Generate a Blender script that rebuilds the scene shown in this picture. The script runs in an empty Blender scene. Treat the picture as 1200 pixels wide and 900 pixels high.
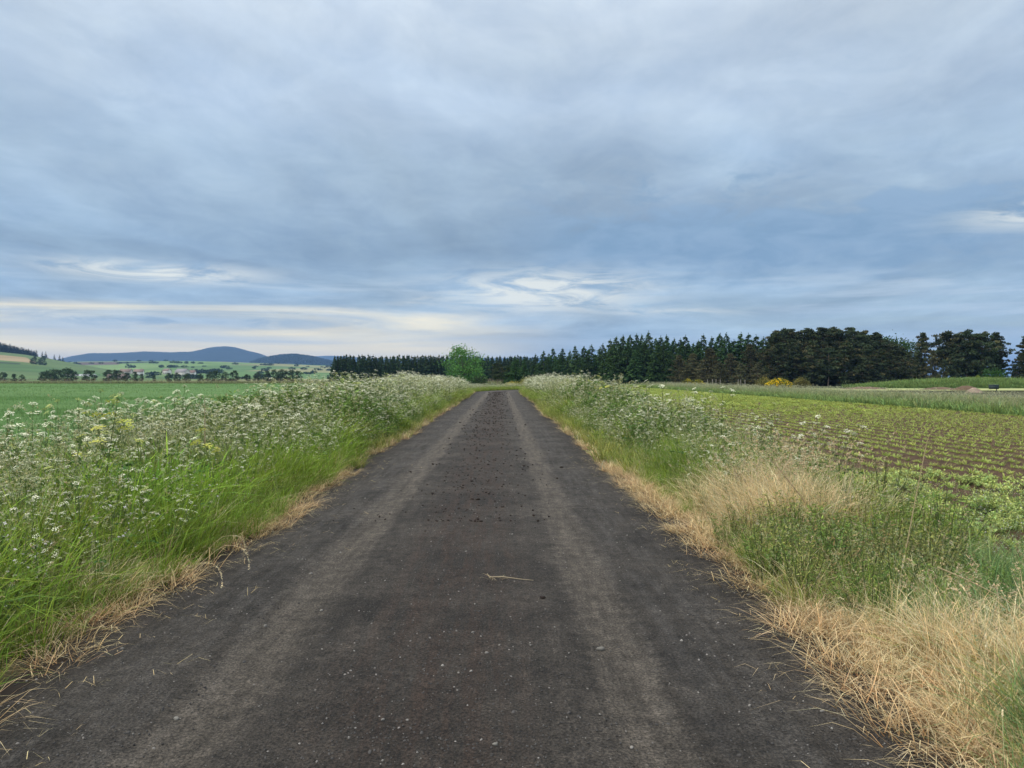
import bpy, math, random
import numpy as np
from mathutils import Vector, Euler

random.seed(11)
rng = np.random.default_rng(11)
C = bpy.context.scene
COL = C.collection
R = math.radians

# ------------------------------------------------------------------ camera
EYE = 1.6
YAW, PITCH = R(0.85), R(0.52)
cam_data = bpy.data.cameras.new('camera')
cam_data.sensor_width = 36.0
cam_data.lens = 26.2
cam_data.clip_start = 0.05
cam_data.clip_end = 60000
cam = bpy.data.objects.new('camera', cam_data)
cam.location = (0, 0, EYE)
cam.rotation_euler = (R(90) - PITCH, 0, -YAW)
COL.objects.link(cam)
C.camera = cam

# ------------------------------------------------------------------ sky
SUN_EL, SUN_AZ = R(48), R(-115)          # azimuth from +Y towards +X
world = bpy.data.worlds.new("World")
C.world = world
world.use_nodes = True
wn = world.node_tree.nodes
wl = world.node_tree.links
wn.clear()


class NT:
    """small helper to write node maths"""
    def __init__(s, tree):
        s.t = tree; s.n = tree.nodes; s.l = tree.links

    def put(s, sock, v):
        if isinstance(v, bpy.types.NodeSocket):
            s.l.new(v, sock)
        elif v is not None:
            sock.default_value = v

    def m(s, op, a, b=None, c=None, clamp=False):
        n = s.n.new('ShaderNodeMath'); n.operation = op; n.use_clamp = clamp
        s.put(n.inputs[0], a); s.put(n.inputs[1], b)
        if c is not None: s.put(n.inputs[2], c)
        return n.outputs[0]

    def mix(s, f, a, b, mode='MIX'):
        n = s.n.new('ShaderNodeMix'); n.data_type = 'RGBA'; n.blend_type = mode
        s.put(n.inputs[0], f)
        for i, v in ((6, a), (7, b)):
            if isinstance(v, tuple) and len(v) == 3: v = (*v, 1)
            s.put(n.inputs[i], v)
        return n.outputs[2]

    def noise(s, vec, scale, detail=4, rough=0.55, dist=0.0, dims='3D'):
        n = s.n.new('ShaderNodeTexNoise'); n.noise_dimensions = dims
        s.put(n.inputs['Vector'], vec)
        n.inputs['Scale'].default_value = scale; n.inputs['Detail'].default_value = detail
        n.inputs['Roughness'].default_value = rough; n.inputs['Distortion'].default_value = dist
        return n.outputs['Fac']

    def ramp(s, f, stops, interp='LINEAR'):
        n = s.n.new('ShaderNodeValToRGB'); n.color_ramp.interpolation = interp
        e = n.color_ramp.elements
        while len(e) < len(stops): e.new(0.5)
        for i, (p, c) in enumerate(stops):
            e[i].position = p
            e[i].color = (*c, 1) if isinstance(c, tuple) else (c, c, c, 1)
        s.put(n.inputs[0], f)
        return n.outputs[0]

    def comb(s, x, y, z):
        n = s.n.new('ShaderNodeCombineXYZ')
        for i, v in enumerate((x, y, z)): s.put(n.inputs[i], v)
        return n.outputs[0]

    def sep(s, v):
        n = s.n.new('ShaderNodeSeparateXYZ'); s.put(n.inputs[0], v)
        return n.outputs

    def mrange(s, v, a, b, c=0.0, d=1.0, smooth=True):
        n = s.n.new('ShaderNodeMapRange'); n.interpolation_type = 'SMOOTHSTEP' if smooth else 'LINEAR'
        s.put(n.inputs[0], v)
        for i, q in enumerate((a, b, c, d)): n.inputs[i + 1].default_value = q
        return n.outputs[0]


w = NT(world.node_tree)
tc = wn.new('ShaderNodeTexCoord').outputs['Generated']
dx, dy, dz = w.sep(tc)
az = w.m('MULTIPLY', w.m('ARCTAN2', dx, dy), 57.2958)       # degrees, right of the road positive
el = w.m('MULTIPLY', w.m('ARCSINE', dz), 57.2958)
zz = w.m('ADD', w.m('MAXIMUM', dz, 0.0), 0.055)
plane = w.comb(w.m('DIVIDE', dx, zz), w.m('DIVIDE', dy, zz), 0.0)   # cloud deck seen in perspective
skew = wn.new('ShaderNodeMapping'); wl.new(plane, skew.inputs[0])
skew.inputs['Rotation'].default_value = (0, 0, R(-32)); skew.inputs['Scale'].default_value = (1.05, 0.72, 1)
deck = skew.outputs[0]
n_big = w.noise(deck, 0.62, 6, 0.5, 0.5)
n_mid = w.noise(deck, 3.2, 9, 0.60, 0.7)
n_mot = w.noise(w.comb(w.m('MULTIPLY', az, 0.10), w.m('MULTIPLY', el, 0.17), 5.5), 1.5, 9, 0.62, 0.3)
streak = w.comb(w.m('MULTIPLY', az, 0.030), w.m('MULTIPLY', el, 0.42), 3.7)
n_str = w.noise(streak, 1.3, 6, 0.58, 0.8)
wisp = w.comb(w.m('MULTIPLY', az, 0.09), w.m('MULTIPLY', el, 0.55), 9.1)
n_wisp = w.noise(wisp, 1.6, 7, 0.62, 1.4)
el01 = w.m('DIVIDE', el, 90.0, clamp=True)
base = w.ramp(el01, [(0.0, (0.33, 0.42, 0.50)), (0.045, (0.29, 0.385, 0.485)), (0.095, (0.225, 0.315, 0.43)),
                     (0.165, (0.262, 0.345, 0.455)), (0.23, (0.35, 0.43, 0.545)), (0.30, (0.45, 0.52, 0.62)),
                     (0.42, (0.70, 0.76, 0.83)), (1.0, (1.30, 1.31, 1.32))], 'EASE')  # overhead stops, above the frame, brightened to add light on the ground
# broad light and dark bellies of the deck
belly = w.ramp(n_big, [(0.30, 0.76), (0.5, 1.0), (0.70, 1.28)])
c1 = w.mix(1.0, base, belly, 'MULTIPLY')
fine = w.ramp(n_mid, [(0.30, (0.90, 0.92, 0.945)), (0.50, (1.0, 1.0, 1.0)), (0.70, (1.11, 1.095, 1.07))])
c2 = w.mix(1.0, c1, fine, 'MULTIPLY')
mott = w.ramp(n_mot, [(0.30, (0.90, 0.92, 0.95)), (0.50, (1.0, 1.0, 1.0)), (0.72, (1.12, 1.10, 1.06))])
c2 = w.mix(1.0, c2, mott, 'MULTIPLY')


def gauss(a0, e0, sa, se, amp=1.0):
    """soft patch round one azimuth / elevation"""
    a = w.m('DIVIDE', w.m('SUBTRACT', az, a0), sa)
    b = w.m('DIVIDE', w.m('SUBTRACT', el, e0), se)
    q = w.m('ADD', w.m('MULTIPLY', a, a), w.m('MULTIPLY', b, b))
    return w.m('MULTIPLY', w.m('EXPONENT', w.m('MULTIPLY', q, -1.0)), amp)


# dark cloud bank low on the right with a ragged upper rim
n_rag = w.noise(w.comb(w.m('MULTIPLY', az, 0.16), w.m('MULTIPLY', el, 0.42), 1.3), 1.5, 8, 0.62, 0.5)
bank_edge = w.m('ADD', el, w.m('MULTIPLY', w.m('SUBTRACT', n_rag, 0.5), 7.0))
bank = w.m('MULTIPLY', w.m('MULTIPLY', w.mrange(bank_edge, 12.8, 11.2), w.mrange(bank_edge, 6.0, 9.2)), w.mrange(az, -4.0, 9.0))
scud = w.m('MULTIPLY', gauss(15.0, 14.0, 12.0, 1.6), w.mrange(n_rag, 0.46, 0.66))
c3 = w.mix(w.m('MULTIPLY', w.m('MAXIMUM', bank, w.m('MULTIPLY', scud, 0.8)), 0.78), c2, w.mix(w.mrange(n_rag, 0.35, 0.65), (0.20, 0.30, 0.44), (0.15, 0.25, 0.385)))
# thin bright streaks at low elevation
lowband = w.m('MULTIPLY', w.mrange(el, 8.5, 6.0), w.mrange(el, 0.2, 1.5))
stre = w.m('MULTIPLY', w.mrange(n_str, 0.50, 0.66), lowband)
c4 = w.mix(w.m('MULTIPLY', stre, 0.60), c3, (0.42, 0.50, 0.58))
# cream glow along the horizon towards the left of the road
left = w.mrange(az, 8.0, -8.0)
glow = w.m('MULTIPLY', w.mrange(w.m('ADD', el, w.m('MULTIPLY', w.m('SUBTRACT', n_str, 0.5), 7.0)), 5.4, 1.6), left)
c5 = w.mix(w.m('MULTIPLY', glow, 0.88), c4, (1.05, 0.87, 0.52))
dstr = w.m('MULTIPLY', gauss(-25.0, 4.0, 13.0, 0.55), w.mrange(n_wisp, 0.36, 0.60))
c5 = w.mix(w.m('MULTIPLY', dstr, 0.80), c5, (0.24, 0.33, 0.44))
# bright breaks
brk = w.m('ADD', gauss(-24.5, 7.3, 6.0, 0.62, 1.15), gauss(-14.5, 4.9, 4.5, 0.38, 0.7))
brk = w.m('ADD', brk, gauss(3.6, 6.5, 7.0, 1.4, 1.25))
brk = w.m('ADD', brk, gauss(37.5, 10.2, 5.0, 0.9, 0.9))
brk = w.m('ADD', brk, gauss(14.0, 4.9, 5.0, 0.30, 0.6))
brk = w.m('MULTIPLY', brk, w.mrange(n_wisp, 0.34, 0.62))
c6 = w.mix(w.m('MINIMUM', brk, 0.85), c5, (0.66, 0.67, 0.63))
sky = wn.new('ShaderNodeTexSky'); sky.sky_type = 'NISHITA'; sky.sun_disc = False
sky.sun_elevation = SUN_EL; sky.sun_rotation = SUN_AZ
sky.air_density = 1.0; sky.dust_density = 0.6
bg_clear = wn.new('ShaderNodeBackground'); bg_clear.inputs[1].default_value = 0.06
wl.new(sky.outputs[0], bg_clear.inputs[0])
c6 = w.mix(1.0, c6, (1.0, 1.005, 0.975), 'MULTIPLY')
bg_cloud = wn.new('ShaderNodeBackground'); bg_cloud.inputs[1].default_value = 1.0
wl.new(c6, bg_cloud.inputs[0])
gap = w.m('MULTIPLY', w.m('MULTIPLY', w.mrange(az, 3.0, 26.0), w.mrange(el, 10.0, 3.0)), w.mrange(n_str, 0.62, 0.40))
cover = w.m('SUBTRACT', 1.0, w.m('MULTIPLY', gap, 0.55))
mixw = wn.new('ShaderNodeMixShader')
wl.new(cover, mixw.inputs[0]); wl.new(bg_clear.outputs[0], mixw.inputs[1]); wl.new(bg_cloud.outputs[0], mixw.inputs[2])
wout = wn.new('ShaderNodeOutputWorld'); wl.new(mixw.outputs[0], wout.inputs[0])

# ------------------------------------------------------------------ sun (behind thin overcast)
sd = bpy.data.lights.new('sun', 'SUN')
sd.energy = 1.5
sd.angle = R(22)
sd.color = (1.0, 0.95, 0.86)
sun = bpy.data.objects.new('sun', sd)
d = Vector((math.sin(SUN_AZ) * math.cos(SUN_EL), math.cos(SUN_AZ) * math.cos(SUN_EL), math.sin(SUN_EL)))
sun.rotation_euler = d.to_track_quat('Z', 'Y').to_euler()
sun.location = d * 50
COL.objects.link(sun)

C.view_settings.view_transform = 'Standard'
C.view_settings.look = 'None'
C.view_settings.gamma = 1.0
C.view_settings.exposure = 0.57
C.render.engine = 'CYCLES'
C.cycles.max_bounces = 6
C.cycles.diffuse_bounces = 3
C.cycles.transmission_bounces = 3
C.cycles.volume_bounces = 0
C.cycles.use_denoising = True

# ------------------------------------------------------------------ helpers
HZ = 442.0


def wx(px, Y):
    """world X of photograph column px at depth Y"""
    return Y * math.tan(math.atan((px - 600) / 873.0) + YAW)


def zh(py, Y):
    return EYE - (py - HZ) / 873.0 * Y


def vnoise(x, y, s=1.0, seed=0):
    """smooth value noise 0..1, vectorised"""
    x = np.asarray(x, float) / s; y = np.asarray(y, float) / s
    xi = np.floor(x).astype(np.int64); yi = np.floor(y).astype(np.int64)
    fx = x - xi; fy = y - yi
    fx = fx * fx * (3 - 2 * fx); fy = fy * fy * (3 - 2 * fy)

    def h(a, b):
        n = (a * 374761393 + b * 668265263 + seed * 1442695041) & 0x7fffffff
        n = ((n ^ (n >> 13)) * 1274126177) & 0x7fffffff
        return ((n ^ (n >> 16)) & 0xffff) / 65535.0
    return (h(xi, yi) * (1 - fx) + h(xi + 1, yi) * fx) * (1 - fy) + (h(xi, yi + 1) * (1 - fx) + h(xi + 1, yi + 1) * fx) * fy


def fbm(x, y, s, seed=0, o=4):
    v = 0; a = 0.5; t = 0
    for i in range(o):
        v = v + a * vnoise(x, y, s, seed + i * 17); t += a; a *= 0.5; s *= 0.5
    return v / t


class MB:
    """mesh under construction: triangles / quads with a colour per vertex"""
    def __init__(s):
        s.v = []; s.c = []; s.t = []; s.n = 0

    def add(s, v, f, c):
        v = np.asarray(v, float).reshape(-1, 3)
        c = np.asarray(c, float)
        if c.ndim == 1: c = np.tile(c, (len(v), 1))
        s.v.append(v); s.c.append(c); s.t.append(np.asarray(f, int).reshape(-1, 3) + s.n); s.n += len(v)

    def quad(s, v, f, c):
        f = np.asarray(f, int).reshape(-1, 4)
        s.add(v, np.concatenate([f[:, [0, 1, 2]], f[:, [0, 2, 3]]]), c)

    def mesh(s, name, mat, smooth=False):
        v = np.concatenate(s.v); c = np.concatenate(s.c); t = np.concatenate(s.t)
        me = bpy.data.meshes.new(name)
        me.vertices.add(len(v)); me.vertices.foreach_set('co', v.ravel().astype(np.float32))
        me.loops.add(len(t) * 3); me.loops.foreach_set('vertex_index', t.ravel().astype(np.int32))
        me.polygons.add(len(t)); me.polygons.foreach_set('loop_start', np.arange(0, len(t) * 3, 3, dtype=np.int32))
        a = me.attributes.new('col', 'FLOAT_COLOR', 'POINT')
        a.data.foreach_set('color', np.concatenate([c, np.ones((len(c), 1))], 1).ravel().astype(np.float32))
        me.update(calc_edges=True)
        if smooth: me.polygons.foreach_set('use_smooth', np.ones(len(t), bool))
        me.materials.append(mat)
        return me

    # ---- shapes
    def tube(s, pts, rad, col, sides=5):
        pts = np.asarray(pts, float); k = len(pts)
        rad = np.broadcast_to(rad, (k,)) if np.ndim(rad) < 2 else rad
        V = []
        for i in range(k):
            tdir = pts[min(i + 1, k - 1)] - pts[max(i - 1, 0)]
            tdir = tdir / (np.linalg.norm(tdir) + 1e-9)
            u = np.cross(tdir, (0.31, 0.95, 0.05)) if abs(tdir[1]) < 0.9 else np.cross(tdir, (1, 0, 0))
            u /= np.linalg.norm(u) + 1e-9; q = np.cross(tdir, u)
            for j in range(sides):
                a = 2 * math.pi * j / sides
                V.append(pts[i] + rad[i] * (math.cos(a) * u + math.sin(a) * q))
        F = [(i * sides + j, i * sides + (j + 1) % sides, (i + 1) * sides + (j + 1) % sides, (i + 1) * sides + j)
             for i in range(k - 1) for j in range(sides)]
        s.quad(V, F, col)

    def box(s, x0, x1, y0, y1, z0, z1, col):
        V = [(x, y, z) for z in (z0, z1) for y in (y0, y1) for x in (x0, x1)]
        F = [(0, 2, 3, 1), (4, 5, 7, 6), (0, 1, 5, 4), (2, 6, 7, 3), (0, 4, 6, 2), (1, 3, 7, 5)]
        s.quad(V, F, col)

    def blades(s, n, spread, h, wd, lean, bend, ca, cb, seg=3, droop=0.0, centre=(0, 0), z0=0.0, cj=0.15):
        """n grass blades; ranges are (lo, hi); colour runs from ca (foot) to cb (tip)"""
        U = lambda r: rng.uniform(r[0], r[1], n)
        rad = spread * np.sqrt(rng.random(n)); th = rng.uniform(0, 2 * np.pi, n)
        bx = centre[0] + rad * np.cos(th); by = centre[1] + rad * np.sin(th)
        H = U(h); W = U(wd); L = U(lean); B = U(bend)
        dr = th + rng.normal(0, 1.0, n)
        ux, uy = np.cos(dr), np.sin(dr)
        sr = dr + np.pi / 2 + rng.normal(0, 0.7, n)
        sx, sy = np.cos(sr), np.sin(sr)
        jit = 1 + rng.normal(0, cj, (n, 1))
        hue = rng.normal(0, cj * 0.5, (n, 1)) * np.array([[1.0, 0.25, -0.3]])
        ca = np.array(ca); cb = np.array(cb)
        V = np.zeros((n, seg * 2 + 1, 3)); K = np.zeros((n, seg * 2 + 1, 3))
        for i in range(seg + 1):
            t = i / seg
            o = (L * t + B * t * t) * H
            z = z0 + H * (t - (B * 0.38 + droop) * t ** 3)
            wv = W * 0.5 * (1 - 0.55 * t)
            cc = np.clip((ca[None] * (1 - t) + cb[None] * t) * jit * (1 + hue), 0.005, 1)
            cx = bx + ux * o; cy = by + uy * o
            if i < seg:
                V[:, 2 * i] = np.stack([cx - sx * wv, cy - sy * wv, z], 1)
                V[:, 2 * i + 1] = np.stack([cx + sx * wv, cy + sy * wv, z], 1)
                K[:, 2 * i] = cc; K[:, 2 * i + 1] = cc
            else:
                V[:, 2 * seg] = np.stack([cx, cy, z], 1); K[:, 2 * seg] = cc
        f = []
        for i in range(seg - 1):
            a = 2 * i
            f += [(a, a + 1, a + 3), (a, a + 3, a + 2)]
        a = 2 * (seg - 1); f.append((a, a + 1, a + 2))
        f = np.array(f)[None] + (np.arange(n) * (seg * 2 + 1))[:, None, None]
        s.add(V.reshape(-1, 3), f.reshape(-1, 3), K.reshape(-1, 3))
        return V[:, -1], np.stack([ux, uy], 1)

    def leaves(s, P, size, col, cj=0.2, flat=0.0, hue=0.1, aspect=0.6, N=None):
        """one leaf-sized rhombus at each point of P"""
        n = len(P)
        d1 = rng.normal(0, 1, (n, 3)); d1[:, 2] *= (1 - flat)
        if N is not None: d1 = N + d1 * 0.45
        d1 /= np.linalg.norm(d1, axis=1, keepdims=True) + 1e-9
        d2 = rng.normal(0, 1, (n, 3)); d2[:, 2] *= (1 - flat)
        d2 -= (d2 * d1).sum(1, keepdims=True) * d1
        d2 /= np.linalg.norm(d2, axis=1, keepdims=True) + 1e-9
        L = (size * rng.uniform(0.6, 1.4, n))[:, None]
        V = np.stack([P - d1 * L * 0.5, P + d2 * L * aspect * 0.5, P + d1 * L * 0.5, P - d2 * L * aspect * 0.5], 1)
        c = np.array(col)[None] * (1 + rng.normal(0, cj, (n, 1))) * (1 + rng.normal(0, hue, (n, 1)) * np.array([[1, .2, -.4]]))
        c = np.clip(c, 0.004, 1)
        f = np.arange(n)[:, None] * 4 + np.array([[0, 1, 2, 3]])
        s.quad(V.reshape(-1, 3), f, np.repeat(c, 4, 0))


def obj(name, me, parent=None, loc=None):
    o = bpy.data.objects.new(name, me)
    COL.objects.link(o)
    if parent: o.parent = parent
    if loc is not None: o.location = loc
    return o


def tag(o, label=None, cat=None, group=None, kind=None):
    for k, v in (('label', label), ('category', cat), ('group', group), ('kind', kind)):
        if v: o[k] = v
    return o


def thing(name, label, cat, loc=(0, 0, 0), rz=0, group=None, scale=1.0):
    o = bpy.data.objects.new(name, None); COL.objects.link(o)
    o.empty_display_size = 0.2
    o.location = loc; o.rotation_euler = (0, 0, rz); o.scale = (scale,) * 3 if not isinstance(scale, tuple) else scale
    return tag(o, label, cat, group)


def parts_thing(name, parts, label, cat, loc, rz=0, group=None, scale=1.0, tilt=(0, 0)):
    """an Empty with one child per (part name, mesh); meshes are shared between copies"""
    t = thing(name, label, cat, loc, rz, group, scale)
    t.rotation_euler = (tilt[0], tilt[1], rz)
    for n, me in parts: obj(n, me, t)
    return t


# ------------------------------------------------------------------ materials
def mat_plant(name, trans=0.28, rough=0.7, spec=0.15, var=0.22):
    m = bpy.data.materials.new(name); m.use_nodes = True
    t = NT(m.node_tree); t.n.clear()
    at = t.n.new('ShaderNodeAttribute'); at.attribute_name = 'col'
    oi = t.n.new('ShaderNodeObjectInfo')
    hs = t.n.new('ShaderNodeHueSaturation')
    t.put(hs.inputs['Color'], at.outputs['Color'])
    t.put(hs.inputs['Value'], t.mrange(oi.outputs['Random'], 0, 1, 1 - var, 1 + var, False))
    t.put(hs.inputs['Hue'], t.mrange(t.m('FRACT', t.m('MULTIPLY', oi.outputs['Random'], 7.3)), 0, 1, 0.488, 0.512, False))
    p = t.n.new('ShaderNodeBsdfPrincipled')
    p.inputs['Roughness'].default_value = rough; p.inputs['Specular IOR Level'].default_value = spec
    t.put(p.inputs['Base Color'], hs.outputs[0])
    out = t.n.new('ShaderNodeOutputMaterial')
    if trans > 0:
        tr = t.n.new('ShaderNodeBsdfTranslucent'); t.put(tr.inputs[0], hs.outputs[0])
        mx = t.n.new('ShaderNodeMixShader'); mx.inputs[0].default_value = trans
        t.l.new(p.outputs[0], mx.inputs[1]); t.l.new(tr.outputs[0], mx.inputs[2]); t.l.new(mx.outputs[0], out.inputs[0])
    else:
        t.l.new(p.outputs[0], out.inputs[0])
    return m


def mat_noise(name, ca, cb, scale=2.0, rough=0.9, bump=0.0, bscale=20.0, spec=0.2, detail=6, stretch=None, attr=False):
    m = bpy.data.materials.new(name); m.use_nodes = True
    t = NT(m.node_tree); p = t.n['Principled BSDF']
    pos = t.n.new('ShaderNodeNewGeometry').outputs['Position']
    if attr or True:
        vec = t.n.new('ShaderNodeTexCoord').outputs['Object'] if not attr else pos
    if stretch:
        mp = t.n.new('ShaderNodeMapping'); t.put(mp.inputs[0], vec); mp.inputs['Scale'].default_value = stretch; vec = mp.outputs[0]
    f = t.noise(vec, scale, detail, 0.6)
    col = t.ramp(f, [(0.34, ca), (0.66, cb)])
    if attr:
        at = t.n.new('ShaderNodeAttribute'); at.attribute_name = 'col'
        col = t.mix(1.0, at.outputs['Color'], t.ramp(f, [(0.3, 0.80), (0.7, 1.2)]), 'MULTIPLY')
    t.put(p.inputs['Base Color'], col)
    p.inputs['Roughness'].default_value = rough; p.inputs['Specular IOR Level'].default_value = spec
    if bump:
        b = t.n.new('ShaderNodeBump'); b.inputs['Strength'].default_value = bump; b.inputs['Distance'].default_value = 0.05
        t.put(b.inputs['Height'], t.noise(vec, bscale, 5, 0.65)); t.put(p.inputs['Normal'], b.outputs[0])
    return m


M_LEAF = mat_plant('leaf_green')
M_DRY = mat_plant('dry_straw', 0.18, 0.8, 0.1, 0.18)
M_PETAL = mat_plant('petal', 0.25, 0.7, 0.1, 0.06)
M_NEEDLE = mat_plant('needles', 0.12, 0.8, 0.1, 0.25)
M_BARK = mat_plant('bark', 0.0, 0.95, 0.1, 0.15)
M_STONE = mat_plant('stone', 0.0, 0.9, 0.2, 0.25)
M_TERRAIN = mat_noise('terrain', (0, 0, 0), (1, 1, 1), 0.012, 0.95, 0.0, attr=True)
M_PAINT = mat_plant('painted_surface', 0.0, 0.6, 0.3, 0.0)

# ------------------------------------------------------------------ ground
def grid_mesh(name, X, Y, Z, colr, mat, smooth=True, uv=None):
    """mesh from 2-D arrays of coordinates"""
    r, c = X.shape
    v = np.stack([X, Y, Z], -1).reshape(-1, 3)
    i = np.arange(r * c).reshape(r, c)
    q = np.stack([i[:-1, :-1], i[:-1, 1:], i[1:, 1:], i[1:, :-1]], -1).reshape(-1, 4)
    me = bpy.data.meshes.new(name)
    me.vertices.add(len(v)); me.vertices.foreach_set('co', v.ravel().astype(np.float32))
    me.loops.add(len(q) * 4); me.loops.foreach_set('vertex_index', q.ravel().astype(np.int32))
    me.polygons.add(len(q)); me.polygons.foreach_set('loop_start', np.arange(0, len(q) * 4, 4, dtype=np.int32))
    if colr is not None:
        a = me.attributes.new('col', 'FLOAT_COLOR', 'POINT')
        cc = np.concatenate([colr.reshape(-1, 3), np.ones((r * c, 1))], 1)
        a.data.foreach_set('color', cc.ravel().astype(np.float32))
    if uv is not None:
        a = me.attributes.new('lateral', 'FLOAT', 'POINT'); a.data.foreach_set('value', uv.ravel().astype(np.float32))
    me.update(calc_edges=True)
    if smooth: me.polygons.foreach_set('use_smooth', np.ones(len(q), bool))
    me.materials.append(mat)
    return me


def bend(y):
    """lateral shift of the track: it turns right past 78 m"""
    y = np.asarray(y, float)
    return np.where(y > 78, (np.maximum(y - 78, 0)) ** 2 / 55.0, 0.0)


GREENS = np.array([(0.12, 0.20, 0.06), (0.15, 0.23, 0.075), (0.10, 0.18, 0.055), (0.21, 0.26, 0.10), (0.24, 0.24, 0.11)])


def patch_colours(X, Y, s=160, seed=3):
    """fields on the plain and hills: each cell of a jittered grid has its own crop colour"""
    jx = X + 60 * (vnoise(X, Y, 400, 5) - .5); jy = Y * 0.5 + 60 * (vnoise(X, Y, 300, 6) - .5)
    k = (np.floor(jx / s).astype(np.int64) * 7919 + np.floor(jy / s).astype(np.int64) * 104729 + seed * 31) % 9973
    idx = np.array([0, 1, 2, 0, 3, 1, 4, 2, 1, 0])[(k % 10)]
    c = GREENS[idx] * (0.9 + 0.2 * ((k // 10) % 10)[..., None] / 10.0)
    return c


rr = np.concatenate([np.linspace(0.5, 12, 24), np.geomspace(13, 16000, 120)])
aa = np.linspace(-math.pi, math.pi, 181)
RRR, AAA = np.meshgrid(rr, aa, indexing='ij')
GX = RRR * np.sin(AAA); GY = RRR * np.cos(AAA)
near = np.clip((RRR - 150) / 150, 0, 1)[..., None]
soil = np.array((0.075, 0.075, 0.035))[None, None] * (0.85 + 0.3 * fbm(GX, GY, 6, 2)[..., None])
gcol = soil * (1 - near) + patch_colours(GX, GY) * near
GZ = -0.05 + 0.0 * GX
ground = obj('ground', grid_mesh('ground', GX, GY, GZ, gcol, M_TERRAIN))
ground['kind'] = 'structure'

# ------------------------------------------------------------------ the track
def edge_left(y):
    y = np.asarray(y, float)
    return -2.55 - 0.12 * np.clip((y - 40) / 40, 0, 1) * 2 + 0.24 * (vnoise(y, 0 * y, 2.6, 1) - .5) + 0.10 * (vnoise(y, 0 * y, .45, 2) - .5) + bend(y)


def edge_right(y):
    y = np.asarray(y, float)
    return 1.98 - 0.12 * np.clip((5.5 - y) / 3.0, 0, 1) + 0.24 * (vnoise(y, 0 * y, 3.1, 3) - .5) + 0.10 * (vnoise(y, 0 * y, .5, 4) - .5) + bend(y)


ty = np.concatenate([np.linspace(-6, 14, 500), np.linspace(14.1, 60, 400), np.linspace(60.5, 112, 120)])
tu = np.linspace(0, 1, 60)
TY, TU = np.meshgrid(ty, tu, indexing='ij')
EL_, ER_ = edge_left(TY), edge_right(TY)
TX = EL_ * (1 - TU) + ER_ * TU
LAT = TX - bend(TY)
wob = 0.10 * (vnoise(TY, TY * 0, 9, 8) - .5)


def rut(lat):
    return np.exp(-((lat + 1.36 - wob) / 0.24) ** 2) + np.exp(-((lat - 0.66 - wob) / 0.24) ** 2)


TZ = 0.012 + 0.035 * (1 - ((TU - .5) * 2) ** 4) - 0.022 * rut(LAT) + 0.014 * (fbm(TX, TY, 0.35, 31, 3) - .5) + 0.012 * (fbm(TX, TY * .4, 1.3, 37, 2) - .5)
TZ = np.where((TU < 0.001) | (TU > 0.999), -0.06, TZ)

mt = bpy.data.materials.new('track_cinder'); mt.use_nodes = True
t = NT(mt.node_tree); p = t.n['Principled BSDF']
pos = t.n.new('ShaderNodeNewGeometry').outputs['Position']
la = t.n.new('ShaderNodeAttribute'); la.attribute_name = 'lateral'; lat = la.outputs['Fac']
px_, py_, pz_ = t.sep(pos)
lw = t.noise(t.comb(0.0, py_, 0.0), 0.55, 4, 0.6)
latj = t.m('ADD', lat, t.m('MULTIPLY', t.m('SUBTRACT', lw, 0.5), 0.24))
n0 = t.noise(pos, 14.0, 6, 0.7)
latj = t.m('ADD', latj, t.m('MULTIPLY', t.m('SUBTRACT', n0, 0.5), 0.34))
streakv = t.comb(t.m('MULTIPLY', lat, 7.0), t.m('MULTIPLY', py_, 0.55), 0.0)
n1 = t.noise(pos, 0.9, 6, 0.62)
n2 = t.noise(pos, 9.0, 8, 0.72)
n3 = t.noise(streakv, 1.6, 7, 0.68)
n4 = t.noise(pos, 75.0, 4, 0.75)


def stripe(c, wdt, soft):
    dd = t.m('ABSOLUTE', t.m('SUBTRACT', latj, c))
    return t.mrange(dd, wdt + soft, wdt - soft * 0.6)


cind = t.mix(t.mrange(n1, 0.3, 0.7), (0.034, 0.028, 0.023), (0.080, 0.067, 0.055))
brown = t.m('MULTIPLY', t.mrange(t.m('ABSOLUTE', t.m('ADD', latj, 0.35)), 0.75, 0.15), t.mrange(n3, 0.36, 0.62))
cind = t.mix(t.m('MULTIPLY', brown, 0.85), cind, (0.046, 0.030, 0.022))
wheel = t.m('MAXIMUM', stripe(-1.38, 0.17, 0.11), stripe(0.67, 0.15, 0.11))
wheel = t.m('MULTIPLY', wheel, t.mrange(n3, 0.15, 0.60, 0.45, 1.0))
cind = t.mix(t.m('MULTIPLY', wheel, 0.74), cind, (0.125, 0.104, 0.083))
grey = t.m('MULTIPLY', t.m('MAXIMUM', stripe(-1.85, 0.28, 0.3), stripe(1.15, 0.22, 0.3)), t.mrange(n3, 0.35, 0.65))
cind = t.mix(t.m('MULTIPLY', grey, 0.45), cind, (0.078, 0.072, 0.067))
edge = t.m('MAXIMUM', t.mrange(lat, -2.05, -2.6), t.mrange(lat, 1.45, 2.0))
cind = t.mix(t.m('MULTIPLY', edge, 0.65), cind, (0.033, 0.025, 0.021))
cind = t.mix(1.0, cind, t.ramp(n3, [(0.32, 0.74), (0.5, 1.0), (0.68, 1.28)]), 'MULTIPLY')
cind = t.mix(1.0, cind, t.ramp(n2, [(0.28, 0.50), (0.5, 1.0), (0.75, 1.6)]), 'MULTIPLY')
cind = t.mix(1.0, cind, t.ramp(n4, [(0.36, 0.36), (0.5, 1.0), (0.66, 1.9)]), 'MULTIPLY')
vor = t.n.new('ShaderNodeTexVoronoi'); t.put(vor.inputs['Vector'], pos); vor.inputs['Scale'].default_value = 42.0
vsp = t.m('MULTIPLY', t.mrange(vor.outputs['Distance'], 0.22, 0.12), t.mrange(t.sep(vor.outputs['Color'])[0], 0.86, 0.9))
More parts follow.
